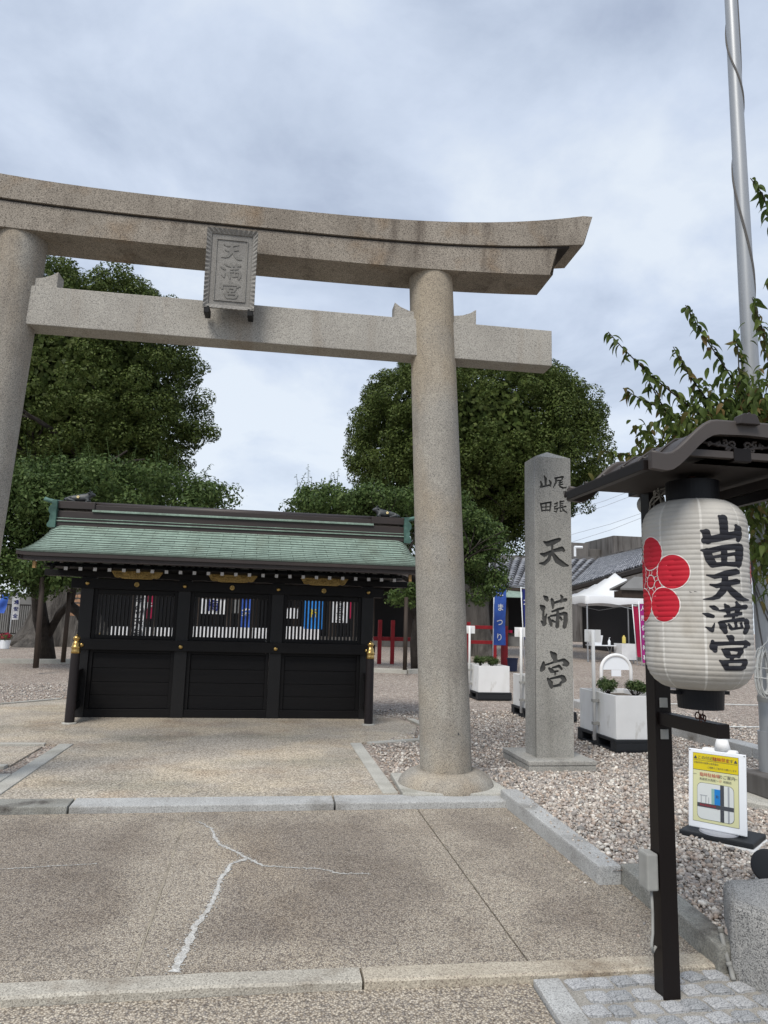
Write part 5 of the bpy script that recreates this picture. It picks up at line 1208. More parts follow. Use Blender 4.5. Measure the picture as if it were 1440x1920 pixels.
Y2 = 29
b1 = at(893, 1225, Y2); t = thing('camphor_tree', 'big round dense camphor tree rising behind the gate pillar and the engraved pillar', 'tree', (b1.x, Y2, 0))
m = MB(); root_trunk(m, (b1.x, Y2, -.1), .62, 4.6, 6, 1.7)
rr = random.Random(12); ml = MB()
for k in range(7):
    a = k * .9; d = Vector((math.cos(a) * .6, math.sin(a) * .6, .9)); branch(ml, (b1.x, Y2, 3.4), d, 2.9, .26, 2, rr)
m.build('trunk', M_barkg, t, smooth=True); ml.build('limbs', M_bark, t, smooth=True)
c2 = at(893, 832, Y2)
bl = ell_blobs((c2.x, Y2, c2.z), (5.62, 4.9, 3.85), 820, .42, 41, .06, -1, 2.4, .03)
bl += ell_blobs(tuple(at(905, 985, Y2)), (1.5, 1.5, 1.0), 26, .42, 42) + ell_blobs(tuple(at(1000, 930, Y2)), (3.0, 2, 1.2), 40, .45, 43) + ell_blobs(tuple(at(965, 1010, Y2 - .5)), (.75, .8, .9), 12, .35, 44)
link('crown', leaf_mesh('crown', bl, 210000, .11, 45, .55, .4, (.8, 1.06)), M_camphor, t)
link('inner_foliage', leaf_mesh('inner', [((c2.x, Y2, c2.z), (5.1, 4.3, 3.4))], 34000, .25, 46, .6, .2, (.3, .95)), M_camphor, t)

# plum trees just behind the screen
def plum(base, label, blobs, n, seed, trunk):
    t = thing('plum_tree', label, 'tree', base); m = MB(); rr = random.Random(seed)
    for pts, rs in trunk: m.tube(pts, rs, 10)
    for k in range(7):
        a = k * .9 + seed; p = Vector(trunk[0][0][-1]); branch(m, p, (math.cos(a) * .9, math.sin(a) * .7, .55), 1.7, .075, 2, rr)
    m.build('trunk', M_bark, t, smooth=True)
    link('crown', leaf_mesh('crown', blobs, n, .098, seed + 1, .5, .15, (.5, 1.08), .3), M_plum, t)
    sh = MB()
    # upright new shoots
    tops = sorted(blobs, key=lambda b: -b[0][2])[:26]
    for c, r in tops:
        p = Vector(c) + Vector((rr.uniform(-.2, .2), 0, r[2] * .7)); q = p + Vector((rr.gauss(0, .12), rr.gauss(0, .1), rr.uniform(.25, .6))); sh.tube([p, q], [.008, .004], 4)
        for i in range(16):
            s = p.lerp(q, i / 15); a = rr.uniform(0, 6.28); d = Vector((math.cos(a), math.sin(a), rr.uniform(-.5, .2))) * .085; w = Vector((-d.y, d.x, 0)).normalized() * .02
            sh.add([s, s + d * .5 + w, s + d, s + d * .5 - w], [(0, 1, 2, 3)])
    sh.build('new_shoots', M_plum, t, kind='stuff')
    return t
Y3 = 17.5
ba = at(88, 1222, 21.0); ba.z = 0
tr = [([ba, at(84, 1195, 21), at(76, 1160, 20.5), at(70, 1105, 19.5)], [.26, .21, .20, .15]), ([at(86, 1195, 21), at(104, 1165, 20.6), at(112, 1150, 20.4), at(132, 1130, 20), at(142, 1090, 19)], [.14, .10, .11, .09, .07]), ([at(128, 1132, 20), at(150, 1150, 19.8), at(158, 1172, 19.6), at(168, 1195, 19.4)], [.12, .13, .09, .05])]
A = at(215, 925, Y3); bl = ell_blobs((A.x, Y3, A.z - .1), (2.72, 1.7, .95), 92, .40, 51, .3, -.75, 2.1, .10)
A = at(95, 960, Y3); bl += ell_blobs((A.x, Y3 - .3, A.z), (1.25, 1.3, .95), 40, .38, 52, .3)
A = at(55, 1085, Y3); bl += ell_blobs((A.x, Y3 - .3, A.z), (.9, .9, .55), 22, .30, 53, .3)
A = at(20, 1010, Y3); bl += ell_blobs((A.x, Y3, A.z), (1.2, 1.2, 1.1), 46, .34, 55, .3)
A = at(140, 1085, Y3); bl += ell_blobs((A.x, Y3 - .3, A.z), (.75, .8, .42), 16, .26, 54, .3)
plum(ba, 'broad dark green plum tree behind the left half of the screen roof', bl, 47000, 60, tr)
Y4 = 19.0
bb = at(782, 1258, Y4); bb.z = 0
tr = [([bb, at(779, 1205, Y4), at(784, 1160, Y4), at(790, 1100, Y4)], [.17, .15, .14, .11]), ([at(784, 1165, Y4), at(762, 1120, Y4), at(735, 1085, Y4)], [.10, .07, .05]), ([at(784, 1165, Y4), at(820, 1120, Y4), at(850, 1080, Y4)], [.10, .07, .05])]
A = at(655, 940, Y4); bl = ell_blobs((A.x, Y4, A.z - .25), (1.85, 1.5, .82), 62, .36, 61, .3, -.8, 2.0, .12)
A = at(800, 985, Y4); bl += ell_blobs((A.x, Y4, A.z), (1.7, 1.5, 1.15), 60, .38, 62, .3)
A = at(888, 1050, Y4); bl += ell_blobs((A.x, Y4 - .3, A.z), (.90, .95, 1.35), 56, .30, 63, .3)
A = at(750, 1120, Y4); bl += ell_blobs((A.x, Y4 - .6, A.z), (.62, .7, .35), 12, .2, 64, .3)
plum(bb, 'light green plum tree behind the gate pillar, right of the screen', bl, 46000, 70, tr)

# cherry by the lantern: single large leaves
ct = thing('cherry_tree', 'leafy cherry tree at the right edge with long drooping leaf shoots above the lantern roof', 'tree', (4.35, 4.9, 0))
m = MB(); rr = random.Random(77)
m.tube([(4.45, 4.95, -.05), (4.42, 4.92, .8), (4.30, 4.85, 1.7), (4.05, 4.75, 2.35), (3.7, 4.65, 2.62), (3.42, 4.6, 2.66)], [.13, .11, .10, .08, .05, .035], 12)
m.tube([(4.30, 4.85, 1.7), (4.2, 4.7, 2.6), (4.0, 4.6, 3.4), (3.85, 4.5, 4.0)], [.08, .06, .04, .025], 10)
SH = [[(1420, 850, 4.6), (1290, 760, 4.6), (1215, 700, 4.6), (1165, 650, 4.6), (1140, 622, 4.6)], [(1450, 830, 4.5), (1405, 760, 4.5), (1360, 690, 4.5), (1320, 630, 4.5), (1285, 572, 4.5)],
      [(1320, 815, 4.8), (1262, 775, 4.8), (1200, 748, 4.8), (1168, 728, 4.8)], [(1470, 800, 4.7), (1442, 660, 4.7), (1424, 600, 4.7), (1410, 558, 4.7)], [(1480, 500, 4.4), (1446, 410, 4.4), (1430, 365, 4.4), (1407, 334, 4.4)],
      [(1340, 840, 4.9), (1255, 852, 4.9), (1195, 856, 4.9), (1132, 846, 4.9)], [(1395, 800, 4.6), (1386, 700, 4.6), (1382, 625, 4.6)], [(1320, 820, 4.8), (1333, 745, 4.8), (1316, 708, 4.8)], [(1260, 790, 4.7), (1230, 740, 4.7), (1212, 706, 4.7)],
      [(1400, 850, 4.4), (1330, 790, 4.4), (1295, 742, 4.4)], [(1440, 850, 4.3), (1420, 790, 4.3), (1412, 740, 4.3)], [(1470, 720, 4.6), (1462, 600, 4.6), (1445, 520, 4.6)], [(1340, 770, 4.7), (1290, 700, 4.7), (1262, 650, 4.7)]]
LOW = [[(1475, 880, 4.7), (1450, 930, 4.7), (1435, 1000, 4.7), (1425, 1090, 4.7)], [(1480, 880, 4.9), (1420, 925, 4.9), (1395, 950, 4.9)], [(1490, 950, 4.6), (1450, 1010, 4.6), (1440, 1120, 4.6)], [(1470, 860, 4.8), (1410, 900, 4.8), (1340, 935, 4.8)], [(1490, 900, 4.8), (1465, 980, 4.8), (1455, 1060, 4.8)]]
leaf_t = []
for grp, dens in ((SH, .017), (LOW, .016)):
    for s in grp:
        P = [at(*q) for q in s]; m.tube(P, [.0075 - .0045 * i / (len(P) - 1) for i in range(len(P))], 6)
        for a, b in zip(P[:-1], P[1:]):
            n = max(2, int((b - a).length / dens))
            for i in range(n):
                for side in (1,):
                    p = a.lerp(b, (i + rr.random()) / n); leaf_t.append((p, rr.uniform(0, 6.28), rr.uniform(.85, 1.3)))
# the dense head of leaves above and behind the roof
for (cx, cy, cY, sx_, sz_, n) in ((1405, 790, 4.7, .20, .12, 330), (1330, 815, 4.75, .20, .09, 230), (1440, 760, 4.5, .15, .15, 180), (1440, 700, 4.7, .1, .2, 60), (1255, 800, 4.7, .12, .06, 60), (1432, 1000, 4.75, .10, .22, 170), (1240, 850, 4.8, .10, .045, 45), (1320, 870, 4.9, .25, .06, 120), (1432, 940, 4.8, .12, .1, 70)):
    c = at(cx, cy, cY)
    for _ in range(int(n * 1.7)): leaf_t.append((c + Vector((rr.gauss(0, sx_), rr.gauss(0, .22), rr.gauss(0, sz_))), rr.uniform(0, 6.28), rr.uniform(.8, 1.3)))
m.build('trunk', M_bark, ct, smooth=True)
# folded, drooping leaf
lf = MB(); ns = 6
for i in range(ns + 1):
    q = i / ns; w = .019 * math.sin(math.pi * min(1, q * .93 + .07)) ** .8 * (1 - .35 * q); zz = .006 - .055 * q ** 1.8; xx = .085 * q * (1 - .18 * q)
    lf.v += [(xx, -w, zz + w * .55), (xx, 0, zz), (xx, w, zz + w * .55)]
for i in range(ns):
    for k in range(2): lf.f.append((3 * i + k, 3 * i + k + 1, 3 * i + k + 4, 3 * i + k + 3))
lm = lf.mesh('leaf', True)
def vis(p):
    d = p - CAM; z = d.dot(FWD); x = 720 + FPX * d.dot(RGT) / z; y = 960 - FPX * d.dot(UPV) / z
    return 1100 < x < 1440 and 0 < y < 1250
rr.shuffle(leaf_t)
order = sorted(range(len(leaf_t)), key=lambda i: (0 if vis(leaf_t[i][0]) else 1, leaf_t[i][0].y + (0 if leaf_t[i][0].z > 2.75 else .35)))
lmats = []
for k, cols in enumerate([(.065, .10, .027), (.095, .14, .036), (.13, .175, .042), (.08, .11, .03), (.18, .125, .045), (.11, .155, .045)]):
    mt = mk('cherry_leaf_tone', cols, tuple(c * .75 for c in cols), 40, .5, transl=.42, spec=.15); l2 = lm.copy(); l2.materials.append(mt); lmats.append(l2)
rest = MB()
for k, i in enumerate(order):
    p, a, s = leaf_t[i]; el_ = rr.uniform(-.1, .9); M4 = Matrix.Translation(p) @ Euler((rr.gauss(0, .5), el_, a), 'XYZ').to_matrix().to_4x4() @ Matrix.Scale(s, 4)
    if k < 300:
        o = bpy.data.objects.new('leaf', lmats[rr.choice((0, 0, 1, 1, 2, 3, 3, 4, 5))]); C.objects.link(o); o.parent = ct; o.matrix_local = Matrix.Translation(-ct.location) @ M4
    else: rest.add([M4 @ Vector(v) for v in lf.v], lf.f)
rest.build('foliage', M_cherry, ct, smooth=True, kind='stuff')

# ================================================================== background of the court
# tiled building, two wings
t = thing('tiled_building', 'low building with grey tiled roofs behind the white tents on the right', 'building', (18, 46, 0))
rA = bpy.data.objects.new('tiled_roof', None); C.objects.link(rA); rA.parent = t; rA.location = (0, 0, 0)
tile = MB()
for i in range(5):
    a = -1 + i / 2; tile.v += [(a * .195, -.02, .085 * (1 - a * a) + .045), (a * .195, .42, .085 * (1 - a * a) - .012)]
for i in range(4): tile.f.append((2 * i, 2 * i + 2, 2 * i + 3, 2 * i + 1))
tile.add([(-.195, -.02, .0), (.195, -.02, .0), (.195, -.02, .045), (.0975, -.02, .109), (0, -.02, .130), (-.0975, -.02, .109), (-.195, -.02, .045)], [(0, 1, 2, 3, 4, 5, 6)])
tms = []
for k, c in enumerate([(.10, .103, .118), (.19, .195, .215), (.33, .335, .36), (.15, .154, .17)]):
    mt = mk('kawara_tone', c, tuple(x * .7 for x in c), 12, .4, spec=.55); me = tile.mesh('roof_tile'); me.materials.append(mt); tms.append(me)
stuffm = MB(); count = [0]
def tiled(e0, e1, r0, r1, name):
    e0, e1, r0, r1 = map(Vector, (e0, e1, r0, r1)); W = (e1 - e0).length; H = ((r0 - e0).length + (r1 - e1).length) / 2
    nc, nr = int(W / .38), int(H / .38); L = []
    for j in range(nr):
        for i in range(nc):
            u, v = (i + .5) / nc, j / nr; p = e0.lerp(e1, u).lerp(r0.lerp(r1, u), v); dx_ = (e1 - e0).lerp(r1 - r0, v).normalized(); dv = (r0 - e0).lerp(r1 - e1, u).normalized(); nz_ = dx_.cross(dv).normalized()
            if nz_.z < 0: nz_ = -nz_; dx_ = -dx_
            dv2 = nz_.cross(dx_); M4 = Matrix((dx_, dv2, nz_)).transposed().to_4x4(); M4.translation = p
            L.append((M4, (W / nc) / .27))
    MB().add([e0, e1, r1, r0], [(0, 1, 2, 3)]).build('roof_bed', mk('dark_tile_bed', (.05, .05, .055), None, rough=.7) if 'dark_tile_bed' not in MATS else MATS['dark_tile_bed'], rA)
    return L
E0 = at(1225, 1056, 29.0); E1 = at(1068, 1101, 43.0); R0 = at(1225, 1026, 42.0); R1 = at(1123, 1048, 48.2)
La = tiled(E1, E0, R1, R0, 'b')
A0 = at(900, 1100, 44.5); A1 = at(1068, 1101, 43.0); B0 = at(900, 1044, 48.4); B1 = at(1123, 1048, 48.2)
Lb = tiled(A0, A1, B0, B1, 'a')
def onscr(M4):
    d = M4.translation - CAM; z = d.dot(FWD); return 940 < 720 + FPX * d.dot(RGT) / z < 1212
L = sorted([q for q in La + Lb], key=lambda q: (not onscr(q[0]), q[0].translation.y))
for k, (M4, s) in enumerate(L):
    if k < 295:
        o = bpy.data.objects.new('roof_tile', tms[rr.randrange(4)]); C.objects.link(o); o.parent = rA; o.matrix_local = Matrix.Translation(-t.location) @ M4
    else: stuffm.add([M4 @ Vector(v) for v in tile.v], tile.f)
stuffm.build('roof_tiles', M_tile, rA, kind='stuff')
MB().bar(B0, B1, .3, .28).bar(B1 + Vector((0, 0, .03)), R0 + (R0 - R1) * .2, .3, .28).build('ridge_course', M_conc, rA)
MB().bar(A0 - Vector((0, 0, .16)), A1 - Vector((0, 0, .16)), .25, .2).bar(E1 - Vector((0, 0, .16)), E0 - Vector((0, 0, .16)), .25, .2).build('eave_board', M_brownw, rA)
MB().box(8.4, 47.2, 0, 19.6, 47.5, 3.9).add([E1 + Vector((1.0, 0.4, -.3)), E0 + Vector((1.0, .4, -.3)), E0 + Vector((1.0, .4, -5)), E1 + Vector((1.0, .4, -5))], [(0, 1, 2, 3)]).build('wall', M_dkgrey, t)
c = at(948, 1186, 44.0); MB().box(8.7, 43.8, 0, 18.5, 44.2, c.z - .1).build('counter_front', M_grey, t)
MB().box(8.7, 43.7, c.z - .098, 18.5, 44.5, c.z - .02).build('counter_top', M_brownw, t)
for k in range(7): MB().box(9.2 + k * 1.33, 43.75, c.z - .018, 10.1 + k * 1.33, 44.1, c.z + .16 + .1 * (k % 2)).build('goods_box', (M_crimson, M_vermil, M_cloth, M_brownw)[k % 4], t)
a, b = at(925, 1108, 42.9), at(1000, 1122, 42.9)
MB().add([(8.7, 44, a.z + .15), (19, 44, a.z + .15), (19, 42.7, b.z + .04), (8.7, 42.7, b.z + .04), (8.7, 44, a.z + .11), (19, 44, a.z + .11), (19, 42.7, b.z), (8.7, 42.7, b.z)], [(0, 1, 2, 3), (7, 6, 5, 4), (3, 2, 6, 7)]).build('copper_awning', M_copper, t)
for x in (8.9, 11.8, 14.8, 17.9): MB().box(x, 43.3, 0, x + .2, 43.5, 2.9).build('shop_post', M_brownw, t)
# concrete block behind
t = thing('concrete_building', 'plain stained concrete rooftop walls rising behind the tiled roof', 'building', (22, 62, 0))
for (x0, y0, x1, y1, Y, nm) in ((1072, 1017, 1103, 1075, 62, 'stair_tower'), (1103, 1029, 1152, 1075, 62.5, 'parapet'), (1150, 1004, 1250, 1075, 60, 'upper_wall'), ):
    a, b = at(x0, y0, Y), at(x1, y0, Y); MB().box(a.x, Y, 0, b.x, Y + 6, a.z).build(nm, M_conc, t, bevel=.03)
a = at(1078, 1026, 59.5); MB().tube([(a.x, 59.5, a.z), (a.x, 59.5, a.z - 2.2)], .11, 8).tube([(a.x - .05, 59.5, a.z), (a.x + .7, 59.5, a.z + .02)], .12, 8).build('vent_pipe', M_whitep, t)

# ---- pop-up tents
def tent(cx, cy, w, d, zl, zp, label, rot=0):
    t = thing('canopy_tent', label, 'tent', (cx, cy, 0), rot, 'white pop-up tents')
    m = MB(); n = 8; hw, hd = w / 2, d / 2
    def cz_(u, v):
        q = max(abs(u), abs(v)); return zl + (zp - zl) * (1 - q) ** 1.45 - .06 * (1 - (min(abs(u), abs(v)) / max(q, 1e-6))) * math.sin(math.pi * q) * .0 + .03 * math.sin(7 * u) * math.cos(5 * v) * q
    k = 12
    for j in range(k + 1):
        for i in range(k + 1):
            u, v = i / k * 2 - 1, j / k * 2 - 1; m.v.append((u * hw, v * hd, cz_(u, v)))
    for j in range(k):
        for i in range(k): q = j * (k + 1) + i; m.f.append((q, q + 1, q + k + 2, q + k + 1))
    m.build('canopy', M_tent, t, local=True, smooth=True)
    m = MB(); prm = [(-hw + w * i / 24, -hd) for i in range(24)] + [(hw, -hd + d * i / 24) for i in range(24)] + [(hw - w * i / 24, hd) for i in range(24)] + [(-hw, hd - d * i / 24) for i in range(24)]
    for i, (x, y) in enumerate(prm):
        f = abs(math.sin(math.pi * i / 8)); u, v = x / hw, y / hd; m.v += [(x * 1.003, y * 1.003, cz_(u, v) + .004), (x * 1.02, y * 1.02, zl - .14), (x * 1.01, y * 1.01, zl - .30 + .05 * f)]
    for i in range(96):
        for q in range(2): m.f.append((3 * i + q, 3 * ((i + 1) % 96) + q, 3 * ((i + 1) % 96) + q + 1, 3 * i + q + 1))
    m.build('valance', M_tent, t, local=True, smooth=True)
    for sx_ in (-1, 1):
        for sy_ in (-1, 1): MB().box(sx_ * (hw - .04) - .022, sy_ * (hd - .04) - .022, 0, sx_ * (hw - .04) + .022, sy_ * (hd - .04) + .022, zl - .02).build('leg', M_alu, t, local=True)
    for sy_ in (-1, 1): MB().bar((-hw + .06, sy_ * (hd - .04), zl - .1), (0, sy_ * (hd - .04), zl - .45), .02).bar((0, sy_ * (hd - .04), zl - .45), (hw - .06, sy_ * (hd - .04), zl - .1), .02).build('truss', M_alu, t, local=True)
pk = at(1153, 1074, 27.0); vl = at(1140, 1131, 25.4)
tent(pk.x, 27.0, 3.9, 3.0, vl.z + .25, pk.z, 'left white pop-up tent beside the magenta banner')
tent(pk.x + 3.4, 28.2, 3.0, 3.0, vl.z + .35, pk.z + .25, 'right white pop-up tent, mostly hidden by the lantern')
# things under the tents
def table(px, py, Y, w, h, cloth, label):
    p = at(px, py, Y); t = thing('folding_table', label, 'table', (p.x, Y, 0), 0, 'tables under the tents')
    MB().box(-w / 2, -.3, h, w / 2, .3, h + .03).build('tabletop', M_whitep, t, local=True, bevel=.005)
    if cloth: MB().box(-w / 2 - .01, -.31, .12, w / 2 + .01, -.30, h + .034).box(-w / 2 - .012, -.298, .12, -w / 2, .3, h + .034).build('cloth_skirt', M_cloth, t, local=True)
    for sx_ in (-1, 1): MB().bar((sx_ * w * .42, -.22, 0), (sx_ * w * .36, .2, h), .025).bar((sx_ * w * .42, .22, 0), (sx_ * w * .36, -.2, h), .025).build('leg', M_alu, t, local=True)
    return p
table(1172, 1228, 25.5, .55, .68, True, 'small white covered table under the tent beside the magenta banner')
p = at(1172, 1187, 25.4); q = thing('yellow_bottle', 'small yellow container on the covered table under the tent', 'container', (p.x, 25.5, .715)); MB().lathe([(0, 0), (.065, 0), (.068, .02), (.068, .22), (.05, .25), (.03, .26), (.03, .30), (0, .30)], 14).build('body', mk('yellow_plastic', (.55, .45, .12), None, rough=.5), q, local=True, smooth=True)
table(1127, 1228, 25.8, .95, .60, False, 'bare folding table under the tent left of the covered table')
p = at(1118, 1190, 25.6); q = thing('menu_board', 'white plastic bin standing on the bare table under the tent', 'bin', (p.x, 25.7, .632)); MB().hexa([(-.2, -.12, 0), (.2, -.12, 0), (.2, .12, 0), (-.2, .12, 0), (-.25, -.15, .36), (.25, -.15, .36), (.25, .15, .36), (-.25, .15, .36)]).build('tub', M_whitep, q, local=True, bevel=.01)
q.name = 'plastic_bin'
p = at(1142, 1190, 25.6); q = thing('pump_bottle', 'white pump bottle on the bare table under the tent', 'bottle', (p.x, 25.6, .632)); MB().lathe([(0, 0), (.045, 0), (.05, .02), (.05, .16), (.02, .2), (.015, .24), (0, .24)], 14).tube([(0, 0, .23), (0, 0, .28), (.05, 0, .28)], .01, 6).build('body', M_whitep, q, local=True, smooth=True)

# little roof of a notice board, mostly behind the lantern
p0, p1 = at(1153, 1104, 14.0), at(1212, 1088, 14.0)
t = thing('notice_board', 'small notice board with grey shingled roof, mostly hidden behind the lantern', 'notice board', (p0.x + 1.2, 14.1, 0))
bx, bz = p0.x + .05, p0.z
MB().hexa([(bx, 13.86, bz - .02), (bx + 2.4, 13.86, bz - .02), (bx + 2.3, 14.1, bz + .24), (bx + .45, 14.1, bz + .24), (bx, 13.86, bz + .02), (bx + 2.4, 13.86, bz + .02), (bx + 2.3, 14.1, bz + .28), (bx + .45, 14.1, bz + .28)]).hexa([(bx, 14.34, bz - .02), (bx + 2.4, 14.34, bz - .02), (bx + 2.3, 14.103, bz + .24), (bx + .45, 14.103, bz + .24), (bx, 14.34, bz + .02), (bx + 2.4, 14.34, bz + .02), (bx + 2.3, 14.103, bz + .28), (bx + .45, 14.103, bz + .28)]).build('roof', M_grey, t)
MB().box(bx + .07, 13.92, bz - .17, bx + 2.3, 14.28, bz - .035).build('roof_frame', M_brownw, t); MB().box(bx + 1.05, 14.05, .7, bx + 2.1, 14.15, bz - .18).build('board', M_brownw, t)
for x in (bx + .94, bx + 2.1): MB().box(x, 14.04, 0, x + .1, 14.16, bz - .175).build('post', M_brownw, t)

# ---- upright banners
def banner(px0, pyt, pyb, px1, Y, pole_px, mat, text, tcol, label, ts=.26, lean=0.0, pole=True, zbot=0.0, wave=.05, group='upright cloth banners'):
    a, b = at(px0, pyt, Y), at(px1, pyb, Y); w = b.x - a.x; h = a.z - b.z
    t = thing('banner', label, 'banner', (a.x, Y, 0), 0, group)
    m = MB(); nx, nz = 6, 16
    def wv(u, v): return wave * math.sin(3.2 * u + 2.5 * v + px0) * (u) + .4 * wave * math.sin(9 * v + u * 2)
    for j in range(nz + 1):
        for i in range(nx + 1):
            u, v = i / nx, j / nz; m.v.append((u * w + lean * v, wv(u, v), a.z - v * h))
    for j in range(nz):
        for i in range(nx): q = j * (nx + 1) + i; m.f.append((q, q + 1, q + nx + 2, q + nx + 1))
    cl = m.build('cloth', mat, t, local=True, smooth=True)
    if text:
        n = len(text)
        for k, ch in enumerate(text):
            me = text_mesh(ch, ts, offset=.004); z = a.z - (k + .5) / n * h; v_ = (k + .5) / n
            cuts = [(0, -.1), (0, 0), (0, .1)]; tess(me, cuts); xform(me, lambda x, y, c: (w * .5 + x + lean * v_, wv(min(1, max(0, (w * .5 + x) / w)), (a.z - z - y) / h) - .012, z + y)); link('cloth_character', me, tcol, cl, local=True)
    if pole:
        c = at(pole_px, pyt - 4, Y); x = c.x - a.x
        MB().tube([(x + lean * (h + b.z) / h - 0, .02, zbot), (x, .02, a.z + .08)], .016, 8).tube([(x, .02, a.z + .05), (x + (w if w > 0 else w), .0, a.z + .02)], .008, 6).build('pole', M_whitep, t, local=True, smooth=True)
    return t
banner(927, 1098, 1210, 950, 21.0, 927, M_blue, 'こまつり', M_cloth, 'blue banner with white brush letters by the red fence, right of the gate pillar', .24, -.03, True, 0, .06)
banner(979, 1105, 1200, 995, 22.0, 977, M_navy, '大祭', M_cloth, 'navy banner on a white pole half hidden by the left edge of the engraved pillar', .24, .08, True, 0, .04)
banner(1199, 1132, 1243, 1214, 23.6, 1198, M_magenta, '人形供養神事', M_cloth, 'magenta banner with white characters left of the lantern post', .19, .06, True, 0, .03)
banner(1187, 1137, 1232, 1199, 23.9, 1186, M_crimson, '', M_cloth, 'crimson banner behind the magenta banner', .2, .12, True, 0, .04)
# red fence between the trees
def redfence(x0, x1, Y, label, posts, zs_, ph):
    a, b = at(x0, 1200, Y).x, at(x1, 1200, Y).x; t = thing('red_fence', label, 'fence', (a, Y, 0), 0, 'red painted railings')
    for z in zs_: MB().box(0, -.05, z - .06, b - a, .05, z + .06).build('rail', M_vermil, t, local=True, bevel=.008)
    for px_ in posts:
        x = at(px_, 1200, Y).x - a; MB().box(x - .06, -.13, 0, x + .06, -.052, ph).build('post', M_vermil, t, local=True, bevel=.008)
redfence(872, 930, 24, 'red painted railing right of the gate pillar beside the blue banner', (877, 926), (at(900, 1176, 24).z, at(900, 1204, 24).z), 1.35)
redfence(700, 772, 22, 'red painted railing between the screen and the gate pillar', (711, 735), (at(735, 1198, 22).z,), at(735, 1163, 22).z)
p = at(945, 1230, 21.6); MB().box(p.x - .09, 21.5, 0, p.x + .09, 21.65, 1.25).build('_r', M_vermil); o = bpy.data.objects['_r']; o.name = 'red_post'; tag(o, 'single red post just behind the foot of the blue banner', 'post')
p = at(961, 1258, 19.6); t = thing('bucket', 'dark blue plastic bucket on the gravel near the red post', 'bucket', (p.x, 19.6, 0)); MB().lathe([(0, 0), (.125, 0), (.15, .33), (.165, .33), (.165, .36), (.145, .36), (.12, .03), (0, .03)], 24).build('tub', M_bucket, t, local=True, smooth=False)

# ---- behind the screen: main hall, curtains, tables, banners seen between the slats
t = thing('main_hall', 'long dark wooden shrine hall in shade behind the screen and the plum trees', 'hall', (-1.5, 40, 0))
MB().box(-9, 40, 0, 8, 46, 3.2).build('wall', M_dkgrey, t); MB().hexa([(-10.5, 37.2, 3.2), (9.2, 37.2, 3.2), (9.2, 48, 3.2), (-10.5, 48, 3.2), (-8, 41, 5.0), (7, 41, 5.0), (7, 44, 5.0), (-8, 44, 5.0)]).build('roof', M_brownw, t)
for k in range(9): MB().box(-9 + k * 2.08, 38.6, 0, -8.75 + k * 2.08, 38.85, 3.19).build('hall_post', M_brownw, t)
MB().box(-9.5, 37.8, 0, 8.4, 39.9, .42).build('platform', M_conc, t)
def cloth(px0, py0, px1, py1, Y, mat, name, label, cat, text='', ts=.4, tcol=None):
    a, b = at(px0, py0, Y), at(px1, py1, Y); w, h = b.x - a.x, a.z - b.z
    m = MB(); n = max(4, int(w / .12))
    for i in range(n + 1):
        x = w * i / n; m.v += [(x, .03 * math.sin(x * 11 + px0), h), (x, .05 * math.sin(x * 11 + px0), 0)]
    for i in range(n): m.f.append((2 * i, 2 * i + 2, 2 * i + 3, 2 * i + 1))
    t = thing(name, label, cat, (a.x, Y, b.z)); c = m.build('cloth', mat, t, local=True)
    MB().tube([(-.05, 0, h + .01), (w + .05, 0, h + .01)], .018, 6).tube([(-.04, .08, -b.z), (-.04, .08, h + .02)], .022, 6).tube([(w + .04, .08, -b.z), (w + .04, .08, h + .02)], .022, 6).build('frame', M_brownw, t, local=True)
    if text:
        for k, ch in enumerate(text):
            me = text_mesh(ch, ts, offset=.006); xform(me, lambda x, y, c: (w / 2 + x, -.07, h - h * (k + .5) / len(text) + y)); link('cloth_character', me, tcol or M_ink, c, local=True)
cloth(375, 1122, 424, 1152, 30, M_cloth, 'hanging_curtain', 'white curtain with dark crest seen through the middle lattice window', 'curtain', '梅', .5, M_navy)
cloth(452, 1122, 470, 1177, 26, M_blue, 'hanging_curtain', 'blue and white cloth seen through the middle lattice window', 'curtain', '祭', .3, M_cloth)
cloth(572, 1122, 604, 1180, 24, M_sky, 'hanging_banner', 'bright blue cloth with yellow mark seen through the right lattice window', 'banner', '祈', .3, M_yellow)
cloth(252, 1113, 270, 1200, 22, M_cloth, 'standing_banner', 'white lettered banner seen through the left lattice window', 'banner', '奉納天神', .28, M_ink)
cloth(273, 1113, 286, 1160, 24, M_crimson, 'standing_banner', 'red banner seen through the left lattice window', 'banner', '祭', .22, M_cloth)
cloth(622, 1125, 652, 1168, 25, M_cloth, 'standing_banner', 'white lettered banner seen through the right lattice window', 'banner', '七五三', .26, M_ink)
cloth(652, 1124, 662, 1160, 26, M_crimson, 'standing_banner', 'narrow red banner at the right end of the lattice window', 'banner')
cloth(536, 1140, 558, 1160, 28, M_cloth, 'hanging_curtain', 'short white cloth at the left of the right lattice window', 'curtain')
cloth(436, 1124, 450, 1150, 31, M_grey, 'hanging_curtain', 'grey cloth right of the crest curtain behind the lattice', 'curtain')
